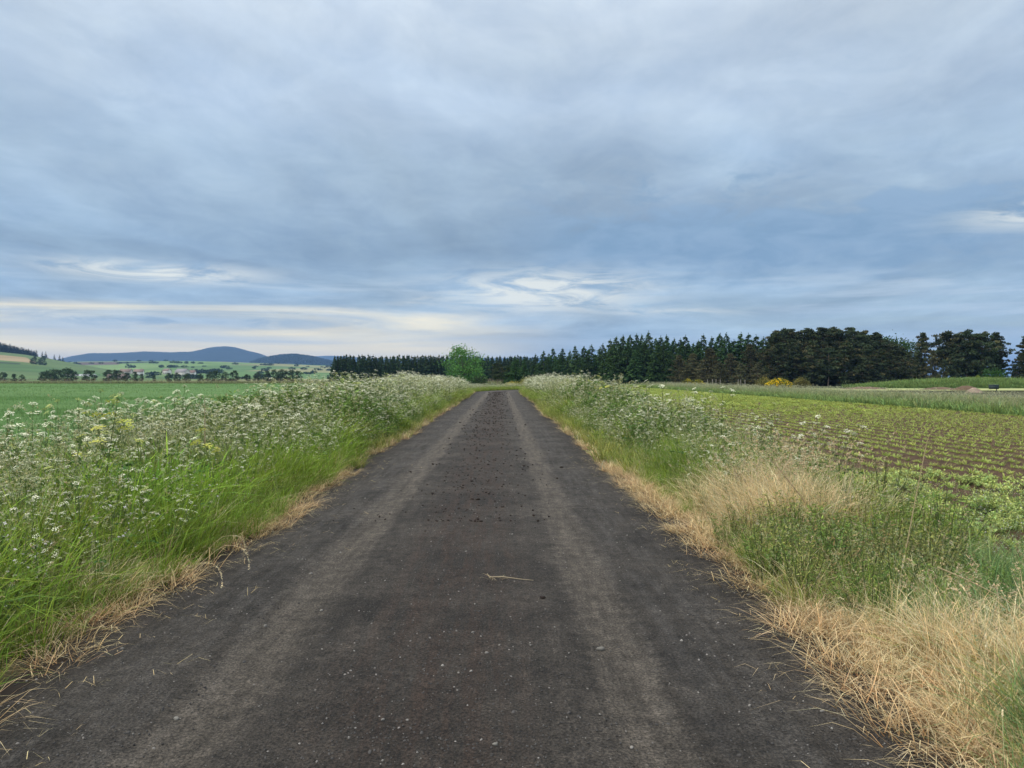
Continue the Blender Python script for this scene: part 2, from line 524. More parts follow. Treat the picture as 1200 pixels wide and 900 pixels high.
cind = t.mix(t.m('MULTIPLY', vsp, 0.75), cind, (0.27, 0.25, 0.23))
t.put(p.inputs['Base Color'], cind)
p.inputs['Roughness'].default_value = 0.85; p.inputs['Specular IOR Level'].default_value = 0.28
b = t.n.new('ShaderNodeBump'); b.inputs['Strength'].default_value = 1.0; b.inputs['Distance'].default_value = 0.045
hh = t.m('ADD', t.m('MULTIPLY', n2, 1.0), t.m('MULTIPLY', n4, 0.5))
hh = t.m('ADD', hh, t.m('MULTIPLY', t.mrange(vor.outputs['Distance'], 0.4, 0.0), 0.35))
hh = t.m('ADD', hh, t.m('MULTIPLY', t.noise(pos, 2.6, 4, 0.6), 1.6))
hh = t.m('ADD', hh, t.m('MULTIPLY', n3, 0.8))
t.put(b.inputs['Height'], hh); t.put(p.inputs['Normal'], b.outputs[0])
track = obj('road', grid_mesh('road', TX, TY, TZ, None, mt, True, LAT))
track['kind'] = 'structure'

# earth shoulders under the verges
def strip(name, xa, xb, ya, yb, nx, ny, z, col, amp=0.03, s=0.5, curve=None, kind='structure', mat=None):
    yy = np.linspace(ya, yb, ny); uu = np.linspace(0, 1, nx)
    Y, U = np.meshgrid(yy, uu, indexing='ij')
    A = xa(Y) if callable(xa) else xa; B = xb(Y) if callable(xb) else xb
    X = A * (1 - U) + B * U
    Z = z + amp * (fbm(X, Y, s, 41, 3) - .5)
    c = np.array(col)[None, None] * (0.75 + 0.5 * fbm(X, Y, s * 2, 43, 3)[..., None])
    if 'shoulder' in name:      # bare cinders spill past the rim before the thatch begins
        e = np.minimum(np.abs(X - edge_left(Y)), np.abs(X - edge_right(Y)))
        q = np.clip((e + .25 * (fbm(X, Y, .18, 47, 3) - .5) - .10) / .25, 0, 1)[..., None]
        c = c * q + np.array((0.040, 0.031, 0.025)) * (1 - q)
    o = obj(name, grid_mesh(name, X, Y, Z, c, mat or M_TERRAIN)); o['kind'] = kind
    return o


strip('left_shoulder_soil', lambda y: edge_left(y) - 3.9, lambda y: edge_left(y) + 0.12, -3, 104, 80, 900, -0.004, (0.15, 0.13, 0.06), 0.03)
strip('right_shoulder_soil', lambda y: edge_right(y) - 0.12, lambda y: edge_right(y) + 2.4, -3, 104, 60, 900, -0.004, (0.26, 0.19, 0.10), 0.03)

# ------------------------------------------------------------------ right field (young crop in drilled rows)
ROW0, ROWS, ROWN = 4.75, 0.6, 28
M_SOIL = mat_noise('tilled_soil', (0.055, 0.034, 0.021), (0.115, 0.072, 0.044), 6.0, 0.95, 0.6, 30.0, attr=False)
fy = np.concatenate([np.linspace(-2, 30, 200), np.linspace(30.5, 132, 140)])
fx = np.arange(4.15, 21.6, 0.1)
FY, FX = np.meshgrid(fy, fx, indexing='ij')
FZ = -0.01 + 0.035 * np.cos((FX - ROW0) / ROWS * 2 * np.pi) + 0.03 * (fbm(FX, FY, .3, 51, 3) - .5)
fld = obj('right_field_soil', grid_mesh('right_field_soil', FX, FY, FZ, None, M_SOIL)); fld['kind'] = 'structure'

# ------------------------------------------------------------------ left field (green cereal)
M_CEREAL = mat_noise('cereal_canopy', (0.085, 0.165, 0.045), (0.125, 0.22, 0.07), 0.16, 0.9, 1.0, 14.0, stretch=(0.5, 1.6, 1))
ly = np.concatenate([np.linspace(-4, 40, 120), np.linspace(41, 148, 108)])
lu = np.linspace(0, 1, 200) ** 1.6
LY, LU = np.meshgrid(ly, lu, indexing='ij')
LX = -6.3 - LU * 130
LZ = 0.36 + 0.05 * (fbm(LX, LY, 0.8, 61, 2) - .5) + 0.10 * (fbm(LX, LY, 9, 66, 3) - .5)
LZ = np.where(LU < 0.0001, 0.02, LZ)
LZ = np.where(LY > 147.5, 0.02, LZ)
cf = obj('left_field_crop_canopy', grid_mesh('left_field_crop_canopy', LX, LY, LZ, None, M_CEREAL)); cf['kind'] = 'structure'

# ------------------------------------------------------------------ hills
def interp(pts, x):
    a = np.array(pts, float)
    return np.interp(x, a[:, 0], a[:, 1])


def hill(name, prof, d0, dp, d1, colf, rough=0.0, nr=60, na=260, rs=60, shape=1.0):
    """prof: (photo column, ridge row) pairs; the ridge stands at depth dp, feet at d0 and d1"""
    p0, p1 = prof[0][0], prof[-1][0]
    pxs = np.linspace(p0, p1, na)
    top = interp(prof, pxs)
    ker = np.hanning(9); ker /= ker.sum()
    top = np.convolve(np.pad(top, 4, mode='edge'), ker, 'valid')
    ds = np.concatenate([np.linspace(d0, dp, nr), np.linspace(dp, d1, 16)[1:]])
    D, P = np.meshgrid(ds, pxs, indexing='ij')
    Hh = np.maximum((HZ - top) / 873.0 * dp + EYE, 0)[None]
    f = np.where(D <= dp, np.clip((D - d0) / (dp - d0), 0, 1) ** shape, np.clip((d1 - D) / (d1 - dp), 0, 1))
    f = f * f * (3 - 2 * f) if shape == 1.0 else f
    X = D * np.tan(np.arctan((P - 600) / 873.0) + YAW)
    Z = -0.6 + (Hh + 0.6) * f
    Z = Z + rough * (fbm(X, D, rs, 77, 4) - 0.5) * np.clip(f * 1.5, 0, 1)
    c = colf(P, D, X, f)
    o = obj(name, grid_mesh(name, X, D, Z, c, M_TERRAIN)); o['kind'] = 'structure'
    return X, D, Z, P


FOREST = np.array((0.018, 0.030, 0.020))


def col_near(P, D, X, f):
    c = patch_colours(X, D, 110, 9)
    c = c * 0 + np.array((0.10, 0.155, 0.055))
    c = np.where(((f > .52) & (f < .74) & (P < 38 + (f - .63) * -60))[..., None], np.array((0.30, 0.23, 0.13)), c)
    c = np.where(((f > .42) & (f < .47) & (P < 25))[..., None], np.array((0.04, 0.07, 0.035)), c)
    c = np.where((f > .93)[..., None], np.array((0.06, 0.09, 0.04)), c)
    c = np.where(((f > .2) & (f < .42))[..., None], np.array((0.075, 0.14, 0.045)), c)
    return c


def col_mid(P, D, X, f):
    c = patch_colours(X, D, 190, 4)
    wood = (fbm(X, D * .5, 420, 23, 3) > .68)
    c = np.where(wood[..., None], FOREST, c)
    br = (P > 92) & (P < 140) & (f > .55) & (f < .8)
    return np.where(br[..., None], np.array((0.12, 0.09, 0.075)), c)


def col_forest(P, D, X, f):
    c = np.tile(FOREST, P.shape + (1,)) * (0.8 + 0.4 * fbm(X, D, 150, 12)[..., None])
    m = (f < .42) & (fbm(X, D * .4, 700, 33, 2) > .5)
    return np.where(m[..., None], np.array((0.10, 0.15, 0.06)), c)


def col_dark(P, D, X, f):
    c = np.tile(FOREST, P.shape + (1,)) * (0.8 + 0.4 * fbm(X, D, 90, 13)[..., None])
    return np.where((f < .35)[..., None], np.array((0.10, 0.155, 0.06)), c)


hill('farthest_hills', [(330, 442), (352, 419), (378, 417), (395, 417), (430, 420), (520, 421), (600, 419), (640, 419), (700, 424), (800, 442)],
     6900, 8200, 9600, col_forest, 10, nr=24, na=120, rs=500)
hill('blue_hill', [(20, 442), (60, 424), (84, 418), (105, 414.5), (140, 413.5), (170, 412.5), (200, 413.5), (222, 413), (238, 409.6), (250, 406.8), (264, 405.6),
     (276, 406.8), (290, 410.8), (305, 414.5), (320, 420), (345, 428), (380, 442)], 4000, 5400, 6900, col_forest, 16, rs=300)
hill('wooded_knoll', [(262, 442), (282, 430), (300, 424), (314, 420), (328, 418), (342, 416.6), (354, 417.6), (370, 420.5), (388, 425), (405, 431), (440, 442)],
     2700, 3500, 4300, col_dark, 9, rs=90)
hill('valley_meadows', [(-160, 430), (0, 428), (90, 425), (140, 424.5), (200, 424), (260, 425), (330, 427), (400, 430), (470, 434), (640, 438), (760, 442)],
     520, 2300, 3300, col_mid, 2.5, nr=110, na=420, rs=160)
NHX = hill('left_field_hill', [(-330, 404), (-160, 409), (-60, 411.5), (0, 413.6), (30, 416.5), (60, 421.5), (90, 427), (120, 432), (160, 437), (210, 441), (240, 443)],
           430, 1100, 1700, col_near, 1.0, nr=90, na=240, rs=60)

# ------------------------------------------------------------------ scatter (geometry nodes) for what nobody could count
def proto_collection(name, meshes):
    c = bpy.data.collections.new(name)
    for me in meshes:
        o = bpy.data.objects.new(me.name, me)
        c.objects.link(o)
    return c


def scatter(name, label, cat, meshes, P, rot, scl, idx):
    """points with rotation / scale / which-tuft attributes -> instances"""
    uq = list(dict.fromkeys(meshes)); idx = np.array([uq.index(q) for q in meshes])[np.asarray(idx, int)]; meshes = uq
    order = sorted(range(len(meshes)), key=lambda i: meshes[i].name)
    rank = np.empty(len(meshes), int); rank[order] = np.arange(len(meshes))
    coll = proto_collection(name + '_kinds', meshes)
    P = np.asarray(P, float); n = len(P)
    me = bpy.data.meshes.new(name); me.vertices.add(n)
    me.vertices.foreach_set('co', P.ravel().astype(np.float32))
    a = me.attributes.new('turn', 'FLOAT_VECTOR', 'POINT'); a.data.foreach_set('vector', np.asarray(rot, float).ravel().astype(np.float32))
    scl = np.asarray(scl, float)
    if scl.ndim == 1: scl = np.repeat(scl[:, None], 3, 1)
    a = me.attributes.new('size', 'FLOAT_VECTOR', 'POINT'); a.data.foreach_set('vector', scl.ravel().astype(np.float32))
    a = me.attributes.new('which', 'INT', 'POINT'); a.data.foreach_set('value', rank[np.asarray(idx, int)].astype(np.int32))
    o = obj(name, me)
    g = bpy.data.node_groups.new(name, 'GeometryNodeTree')
    g.interface.new_socket('Geometry', in_out='INPUT', socket_type='NodeSocketGeometry')
    g.interface.new_socket('Geometry', in_out='OUTPUT', socket_type='NodeSocketGeometry')
    N = g.nodes; L = g.links
    gi = N.new('NodeGroupInput'); go = N.new('NodeGroupOutput')
    ci = N.new('GeometryNodeCollectionInfo'); ci.inputs[0].default_value = coll
    ci.inputs['Separate Children'].default_value = True; ci.inputs['Reset Children'].default_value = True
    ip = N.new('GeometryNodeInstanceOnPoints'); ip.inputs['Pick Instance'].default_value = True

    def na(nm, ty):
        q = N.new('GeometryNodeInputNamedAttribute'); q.data_type = ty; q.inputs[0].default_value = nm
        return q.outputs[0]
    L.new(gi.outputs[0], ip.inputs['Points']); L.new(ci.outputs[0], ip.inputs['Instance'])
    L.new(na('which', 'INT'), ip.inputs['Instance Index'])
    L.new(na('turn', 'FLOAT_VECTOR'), ip.inputs['Rotation']); L.new(na('size', 'FLOAT_VECTOR'), ip.inputs['Scale'])
    L.new(ip.outputs[0], go.inputs[0])
    md = o.modifiers.new('scatter', 'NODES'); md.node_group = g
    return tag(o, label, cat, None, 'stuff')


def rots(n, tilt=0.12):
    return np.stack([rng.normal(0, tilt, n), rng.normal(0, tilt, n), rng.uniform(0, 2 * np.pi, n)], 1)


def inview(x, y, margin=120):
    px = 600 + 873 * np.tan(np.arctan2(x, np.maximum(y, 0.01)) - YAW)
    return (px > -margin) & (px < 1200 + margin) & (y > 1.0)


# ---- prototype tufts -------------------------------------------------
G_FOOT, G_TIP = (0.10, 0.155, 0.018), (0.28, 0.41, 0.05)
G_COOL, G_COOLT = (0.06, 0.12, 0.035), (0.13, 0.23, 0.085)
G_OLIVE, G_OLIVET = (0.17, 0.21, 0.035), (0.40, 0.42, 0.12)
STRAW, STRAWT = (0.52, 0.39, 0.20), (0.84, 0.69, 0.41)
RUSSET, RUSSETT = (0.42, 0.25, 0.11), (0.58, 0.38, 0.19)
PINKH = (0.42, 0.42, 0.22)
CREAM = (0.92, 0.90, 0.68)


def panicle(mb, tip, d, length, width, col, n=14, droop=0.4):
    """loose seed head made of small spikelets hung along the last stretch of the stalk"""
    t = rng.random(n)
    P = np.stack([tip[0] + d[0] * length * droop * t, tip[1] + d[1] * length * droop * t, tip[2] - length * 0.1 + length * (t - droop * t * t)], 1)
    P += rng.normal(0, 1, (n, 3)) * np.array([width, width, width * .6]) * (1 - 0.6 * t)[:, None]
    mb.leaves(P, width * 1.5, col, 0.15, aspect=0.4)


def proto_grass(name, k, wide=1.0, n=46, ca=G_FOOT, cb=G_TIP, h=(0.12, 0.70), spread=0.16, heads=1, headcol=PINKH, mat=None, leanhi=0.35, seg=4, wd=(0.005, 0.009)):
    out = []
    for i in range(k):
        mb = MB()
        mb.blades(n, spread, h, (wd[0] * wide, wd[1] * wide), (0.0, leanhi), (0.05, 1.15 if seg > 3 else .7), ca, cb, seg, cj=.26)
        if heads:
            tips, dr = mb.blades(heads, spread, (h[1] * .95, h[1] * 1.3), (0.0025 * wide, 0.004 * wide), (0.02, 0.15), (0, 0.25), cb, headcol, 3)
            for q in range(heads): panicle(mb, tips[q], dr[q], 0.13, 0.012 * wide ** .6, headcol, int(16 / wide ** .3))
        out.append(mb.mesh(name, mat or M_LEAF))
    return out


def umbel(mb, c, R_, col, n=13, up=(0, 0, 1), rays=True, stemc=(0.12, 0.18, 0.06), fine=True):
    up = np.array(up, float); up /= np.linalg.norm(up)
    a = np.cross(up, (0.3, 1, 0.1)); a /= np.linalg.norm(a); b = np.cross(up, a)
    hub = np.array(c) - up * R_ * 0.9
    for i in range(n):
        r = R_ * math.sqrt((i + .5) / n); th = i * 2.39996 + rng.random() * .4
        q = np.array(c) + (a * math.cos(th) + b * math.sin(th)) * r + up * (R_ * .28 * (1 - (r / R_) ** 2) + rng.normal(0, R_ * .10))
        k = 5 if fine else 4
        s_ = R_ * rng.uniform(.15, .27)
        ph = rng.random() * 6
        V = [q + up * s_ * .25] + [q + s_ * rng.uniform(.75, 1.2) * (a * math.cos(ph + 2 * math.pi * j / k) + b * math.sin(ph + 2 * math.pi * j / k)) - up * s_ * .1 for j in range(k)]
        F = [(0, 1 + j, 1 + (j + 1) % k) for j in range(k)]
        mb.add(V, F, np.clip(np.array(col) * rng.uniform(.8, 1.1), 0, 1))
        if rays:
            sd_ = (a * math.cos(th + 1.57) + b * math.sin(th + 1.57)) * 0.0012
            mb.add([hub - sd_, hub + sd_, q - up * s_ * .1], [(0, 1, 2)], stemc)


def curve_pts(p0, p1, sag, k=5):
    p0 = np.array(p0, float); p1 = np.array(p1, float)
    return [p0 * (1 - q) + p1 * q + np.array((0, 0, 1)) * sag * math.sin(q * math.pi) for q in np.linspace(0, 1, k)]


def feather_leaf(mb, base, d, L, col, n=22):
    """ferny divided leaf: leaflets either side of an arching midrib"""
    tt = rng.uniform(0.15, 1, n)
    side = np.array((-d[1], d[0], 0))
    P = np.array(base)[None] + np.array(d)[None] * (L * tt)[:, None] + side[None] * (rng.uniform(-1, 1, n) * L * .33 * (1.1 - tt))[:, None]
    P[:, 2] += L * (0.45 * tt - 0.55 * tt ** 2)
    mb.leaves(P, L * 0.15, col, 0.15, flat=0.5, aspect=0.5)


def parsley(h=1.2, umbels=7, col=CREAM, R_=(0.020, 0.044), n=15, fine=True, leaf=True, sides=4):
    """returns (stem mesh builder, list of umbel builders, leaf builder)"""
    st = MB(); um = []; lf = MB()
    lean = rng.normal(0, 0.06, 2)
    main = [np.array((lean[0] * q * q * h, lean[1] * q * q * h, q * h * 0.93)) for q in np.linspace(0, 1, 6)]
    st.tube(main, np.linspace(0.0055, 0.0022, 6), (0.13, 0.18, 0.06), sides)
    ends = [main[-1] + np.array((0, 0, h * .07))]
    st.tube([main[-1], ends[0]], 0.0018, (0.14, 0.2, 0.07), 3)
    for i in range(umbels - 1):
        q = rng.uniform(0.55, 0.95); p0 = main[int(q * 5)]
        th = i * 2.4 + rng.random(); rad = rng.uniform(.07, .2) * h
        e = p0 + np.array((math.cos(th) * rad, math.sin(th) * rad, rng.uniform(.12, .3) * h))
        e[2] = min(e[2], h * rng.uniform(.88, 1.05))
        st.tube(curve_pts(p0, e, -0.02, 4), np.linspace(.0025, .0014, 4), (0.14, 0.2, 0.07), 3)
        ends.append(e)
    for e in ends:
        mb = MB()
        umbel(mb, e, rng.uniform(*R_), col if rng.random() < .84 else (.52, .56, .20), n, (rng.normal(0, .32), rng.normal(0, .32), 1), True, fine=fine)
        um.append(mb)
    for i in range(5 if leaf else 0):
        q = rng.uniform(0.1, 0.6); p0 = main[0] * (1 - q) + main[-1] * q; th = i * 2.1 + rng.random()
        feather_leaf(lf, p0, (math.cos(th), math.sin(th), 0.25), rng.uniform(.16, .3), (0.10, 0.19, 0.05), 26)
    return st, um, lf


def merge(mbs, name, mat):
    o = MB()
    for m in mbs:
        for v, c, f in zip(m.v, m.c, m.t):
            pass
    o.v = []; o.c = []; o.t = []; o.n = 0
    for m in mbs:
        off = 0
        base = o.n
        for v, c in zip(m.v, m.c): o.v.append(v); o.c.append(c)
        for f in m.t: o.t.append(f + base)
        o.n += m.n
    return o.mesh(name, mat)


def parsley_single(name, k, **kw):
    out = []
    for i in range(k):
        st, um, lf = parsley(h=rng.uniform(.95, 1.1), **kw)
        out.append(merge([st, *um] + ([lf] if lf.n else []), name, M_LEAF))
    return out


def blossom(mb, c, r, col):
    """four petals facing roughly outwards and up"""
    up = np.array((rng.normal(0, .5), rng.normal(0, .5), 0.8)); up /= np.linalg.norm(up)
    a = np.cross(up, (0.2, 1, 0.3)); a /= np.linalg.norm(a); b = np.cross(up, a)
    for j in range(4):
        th = j * math.pi / 2 + rng.normal(0, .1)
        d_ = a * math.cos(th) + b * math.sin(th); s_ = a * -math.sin(th) + b * math.cos(th)
        c0 = np.array(c)
        V = [c0, c0 + d_ * r * .6 + s_ * r * .38 + up * r * .1, c0 + d_ * r + up * r * .02, c0 + d_ * r * .6 - s_ * r * .38 + up * r * .1]
        mb.quad(V, [(0, 1, 2, 3)], np.clip(np.array(col) * rng.uniform(.85, 1.08), 0, 1))


def radish(h=0.6, nfl=9, col=(0.72, 0.66, 0.66), r=0.011):
    st = MB(); fl = []; lf = MB()
    main = [(rng.normal(0, .01) * i, rng.normal(0, .01) * i, h * i / 4) for i in range(5)]
    st.tube(main, np.linspace(.004, .002, 5), (0.13, 0.19, 0.07), 3)
    for i in range(nfl):
        q = rng.uniform(.5, 1); th = rng.random() * 6.28; rad = rng.uniform(.02, .13)
        p0 = np.array(main[int(q * 4)]); e = p0 + np.array((math.cos(th) * rad, math.sin(th) * rad, rng.uniform(.0, .12)))
        st.tube([p0, e], .0012, (0.15, 0.2, 0.08), 3)
        mb = MB(); blossom(mb, e, r * rng.uniform(.8, 1.2), col); fl.append(mb)
    n = 26
    P = np.stack([rng.normal(0, .05, n), rng.normal(0, .05, n), rng.uniform(.05, h * .7, n)], 1)
    lf.leaves(P, .04, (0.14, 0.25, 0.06), .2, aspect=.35)
    return st, fl, lf


def herb(name, k, h=.30, n=420, size=.026, spread=.17, col=(0.19, 0.28, 0.06), jit=0.25, aspect=0.22):
    out = []
    for i in range(k):
        mb = MB(); P = []; Nn = []
        for q in range(16):
            th = rng.random() * 6.28; ln = rng.uniform(.3, 1) * spread; hh_ = h * rng.uniform(.55, 1.1)
            e = np.array((math.cos(th) * ln, math.sin(th) * ln, hh_)); b0 = e * np.array((.25, .25, 0))
            mb.tube([b0, b0 * .5 + e * .5, e], [.003, .002, .001], (0.12, 0.15, 0.06), 3)
            m = n // 16
            tq = rng.uniform(.25, 1.05, m)[:, None]
            dd = np.stack([np.cos(a_ := rng.random(m) * 6.28), np.sin(a_), rng.uniform(0, .7, m)], 1)
            P.append(b0 * (1 - tq) + e * tq + dd * size * .55); Nn.append(dd)
        mb.leaves(np.concatenate(P), size, col, jit, aspect=aspect, N=np.concatenate(Nn))
        out.append(mb.mesh(name, M_LEAF))
    return out


print('protos')
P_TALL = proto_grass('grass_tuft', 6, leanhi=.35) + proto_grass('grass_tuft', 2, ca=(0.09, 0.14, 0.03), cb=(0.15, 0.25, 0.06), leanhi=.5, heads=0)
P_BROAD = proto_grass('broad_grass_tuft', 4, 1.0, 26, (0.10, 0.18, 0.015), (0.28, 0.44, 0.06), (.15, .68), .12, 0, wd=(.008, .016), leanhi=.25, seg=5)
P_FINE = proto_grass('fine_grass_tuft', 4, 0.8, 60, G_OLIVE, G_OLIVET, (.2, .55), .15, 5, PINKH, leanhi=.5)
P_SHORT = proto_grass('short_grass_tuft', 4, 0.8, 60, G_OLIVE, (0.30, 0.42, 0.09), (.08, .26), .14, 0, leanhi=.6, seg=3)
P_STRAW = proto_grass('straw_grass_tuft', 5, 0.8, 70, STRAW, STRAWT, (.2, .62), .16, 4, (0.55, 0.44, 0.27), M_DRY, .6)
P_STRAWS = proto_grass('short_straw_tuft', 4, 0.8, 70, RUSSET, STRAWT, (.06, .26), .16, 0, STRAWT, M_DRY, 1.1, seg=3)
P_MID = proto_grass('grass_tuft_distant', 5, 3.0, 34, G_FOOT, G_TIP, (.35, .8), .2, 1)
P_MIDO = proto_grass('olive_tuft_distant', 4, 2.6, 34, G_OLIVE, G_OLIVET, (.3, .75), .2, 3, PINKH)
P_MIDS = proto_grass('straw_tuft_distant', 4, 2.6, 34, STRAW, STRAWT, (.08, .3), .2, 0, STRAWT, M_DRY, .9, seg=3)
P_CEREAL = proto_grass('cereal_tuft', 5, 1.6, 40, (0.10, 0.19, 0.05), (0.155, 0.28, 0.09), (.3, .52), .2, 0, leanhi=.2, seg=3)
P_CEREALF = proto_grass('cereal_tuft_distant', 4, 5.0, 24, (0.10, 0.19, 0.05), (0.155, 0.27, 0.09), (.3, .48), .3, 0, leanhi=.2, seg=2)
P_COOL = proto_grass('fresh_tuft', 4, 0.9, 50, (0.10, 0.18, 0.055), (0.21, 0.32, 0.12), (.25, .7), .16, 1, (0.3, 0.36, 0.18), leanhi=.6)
# flattened litter of dead stems
P_LITTER = []
for i in range(5):
    mb = MB()
    mb.blades(60, .2, (.05, .22), (.0025, .005), (.8, 2.2), (-.8, .6), RUSSET, STRAWT, 3, 0.55, z0=.004)
    mb.blades(14, .2, (.03, .10), (.003, .005), (.2, 1.2), (0, .6), (0.2, 0.12, 0.05), STRAWT, 2)
    P_LITTER.append(mb.mesh('straw_litter', M_DRY))
P_HERB = herb('mugwort_mound', 4) + herb('mugwort_mound', 2, col=(0.32, 0.34, 0.10), h=.38, n=260) + herb('mugwort_mound', 1, col=(0.38, 0.30, 0.14), h=.30, n=200)
P_HERBF = herb('herb_distant', 3, .8, 220, .07, .22, (0.14, 0.23, 0.05), aspect=.35)
P_FOAM = parsley_single('flowering_parsley', 6, umbels=9, n=11, fine=False, sides=3)
P_FOAMF = parsley_single('flowering_parsley_distant', 5, umbels=16, n=7, fine=False, R_=(.034, .058), leaf=False, sides=3)
P_RAD = []
for i in range(5):
    st, fl, lf = radish(); P_RAD.append(merge([st, *fl, lf], 'radish_clump', M_LEAF))

# ---- where the verge plants stand ------------------------------------
def verge_points(side, y0, y1, dens, w0=0.0, w1=3.7):
    """random points beside the track; returns x, y, distance from the track's edge"""
    n = int((y1 - y0) * (w1 - w0) * dens)
    y = rng.uniform(y0, y1, n); dd = rng.uniform(w0, w1, n)
    x = edge_left(y) - dd if side < 0 else edge_right(y) + dd
    k = inview(x, y, 160)
    return x[k], y[k], dd[k]


def put(name, label, cat, protos, x, y, s, z=0.0, tilt=.12, idx=None, sz=None):
    n = len(x)
    if n == 0: return
    S = np.repeat(np.asarray(s, float)[:, None], 3, 1) if np.ndim(s) else np.full((n, 3), float(s))
    if sz is not None: S[:, 2] *= sz
    scatter(name, label, cat, protos, np.stack([x, y, np.full(n, z) if np.ndim(z) == 0 else z], 1), rots(n, tilt), S,
            rng.integers(0, len(protos), n) if idx is None else idx)


def hmul(y):
    return 1.0 + 0.36 * np.clip((np.asarray(y) - 5) / 22, 0, 1)


def hfar(y):      # the growth thins and lowers towards the bend
    return 1.0 - 0.50 * np.clip((np.asarray(y) - 64) / 18, 0, 1)


def lump(x, y):   # taller and shorter clumps along the verge
    return .74 + .55 * fbm(x, y, 3.2, 121, 3)


def cat3(*a):
    return [np.concatenate(q) for q in zip(*a)]


# LEFT VERGE ------------------------------------------------------------
x, y, dd = cat3(verge_points(-1, 2, 13, 34, -.06, .75), verge_points(-1, 13, 45, 14, -.05, .6))
keep = rng.random(len(x)) < np.clip(1.25 - dd / .7, .0, 1) * (0.45 + 1.1 * vnoise(x, y, .5, 71))
put('straw_litter_left', 'flattened russet dead grass along the left edge of the track', 'dead grass', P_LITTER, x[keep], y[keep], rng.uniform(.5, 1.1, keep.sum()), 0.012, .05)
x, y, dd = verge_points(-1, 2, 14, 70, .12, 1.0)
put('short_grass_left', 'low yellowish green grass at the foot of the left verge', 'grass', P_SHORT * 2 + P_TALL[:3] + P_STRAWS[:1], x, y, .7 + .9 * np.clip(dd, 0, 1) * rng.uniform(.6, 1.2, len(x)))
x, y, dd = verge_points(-1, 2, 14, 54, .4, 3.8)
f = lump(x, y) * np.clip((dd - .1) / 1.0, .28, 1) * rng.uniform(.75, 1.15, len(x))
sel = vnoise(x, y, 1.1, 72) + rng.normal(0, .18, len(x))
idx = np.where(sel > .62, 8 + rng.integers(0, 4, len(x)), np.where(sel < .42, 12 + rng.integers(0, 4, len(x)), rng.integers(0, 8, len(x))))
f = f * (.7 + .6 * vnoise(x, y, .45, 94))
put('tall_grass_left', 'dense tall green grass filling the left verge near the camera', 'grass', P_TALL + P_BROAD + P_FINE, x, y, f * 1.25, idx=idx)
x, y, dd = verge_points(-1, 14, 42, 26, .25, 3.8)
f = np.clip((dd + .15) / 1.3, .25, 1) * rng.uniform(.7, 1.25, len(x)) * hmul(y) * lump(x, y)
sel = vnoise(x, y, 1.8, 73) + rng.normal(0, .15, len(x))
put('verge_growth_left', 'green grass and weeds of the left verge in the middle distance', 'grass', P_MID + P_MIDO + P_HERBF, x, y, f,
    idx=np.where(sel > .5, rng.integers(0, 5, len(x)), np.where(sel > .36, 5 + rng.integers(0, 4, len(x)), 9 + rng.integers(0, 3, len(x)))))
x, y, dd = verge_points(-1, 42, 110, 12, .2, 4.6)
f = np.clip((dd + .2) / 1.1, .3, 1) * rng.uniform(.9, 1.3, len(x)) * 1.35 * hfar(y)
put('far_verge_growth_left', 'green growth of the left verge towards the bend', 'grass', P_MID + P_MIDO, x, y, f)
x, y, dd = verge_points(-1, 12, 80, 16, -.02, .45)
put('dry_rim_left', 'thin rim of pale dry grass along the far left edge of the track', 'dead grass', P_MIDS + P_MIDO[:2], x, y, rng.uniform(.25, .7, len(x)))
x, y, dd = verge_points(-1, 9, 42, 11, .75, 3.9)
k = rng.random(len(x)) < .35 + .9 * vnoise(x, y, 2.2, 74)
x, y, dd = x[k], y[k], dd[k]
put('cow_parsley_drift_left', 'drift of white cow parsley all along the left verge', 'wildflowers', P_FOAM, x, y, np.clip(.55 + dd * .42, .5, 1) * rng.uniform(.8, 1.15, len(x)) * hmul(y) * lump(x, y), tilt=.08)
x, y, dd = verge_points(-1, 42, 105, 8, .3, 4.4)
put('far_cow_parsley_left', 'far white cow parsley massed along the left verge up to the bend', 'wildflowers', P_FOAMF, x, y, np.clip(.55 + dd * .6, .5, 1) * rng.uniform(.75, 1.18, len(x)) * 1.38 * hfar(y) * lump(x, y * .6), tilt=.08)

# RIGHT VERGE -----------------------------------------------------------
x, y, dd = cat3(verge_points(1, 2, 13, 58, -.03, 1.0), verge_points(1, 13, 40, 18, -.05, .6))
keep = rng.random(len(x)) < np.clip(1.3 - dd / np.where(y < 5.2, .75, .30), .0, 1)
put('straw_litter_right', 'flattened straw coloured dead grass along the right edge of the track', 'dead grass', P_LITTER, x[keep], y[keep], rng.uniform(.55, 1.2, keep.sum()), 0.012, .05)


def zone_herb(x, y):      # the feathery green patch
    return (((x - 2.7) / .85) ** 2 + ((y - 5.9) / 1.15) ** 2) < .55 + 1.0 * vnoise(x, y, .35, 97)


def zone_green(x, y):     # fresh grass next to the field, close to the camera
    return ((x > 2.5) & (y < 6.4) & (y > 4.25)) | ((x > .70 * y) & (y < 3.4) & (x > 1.9))


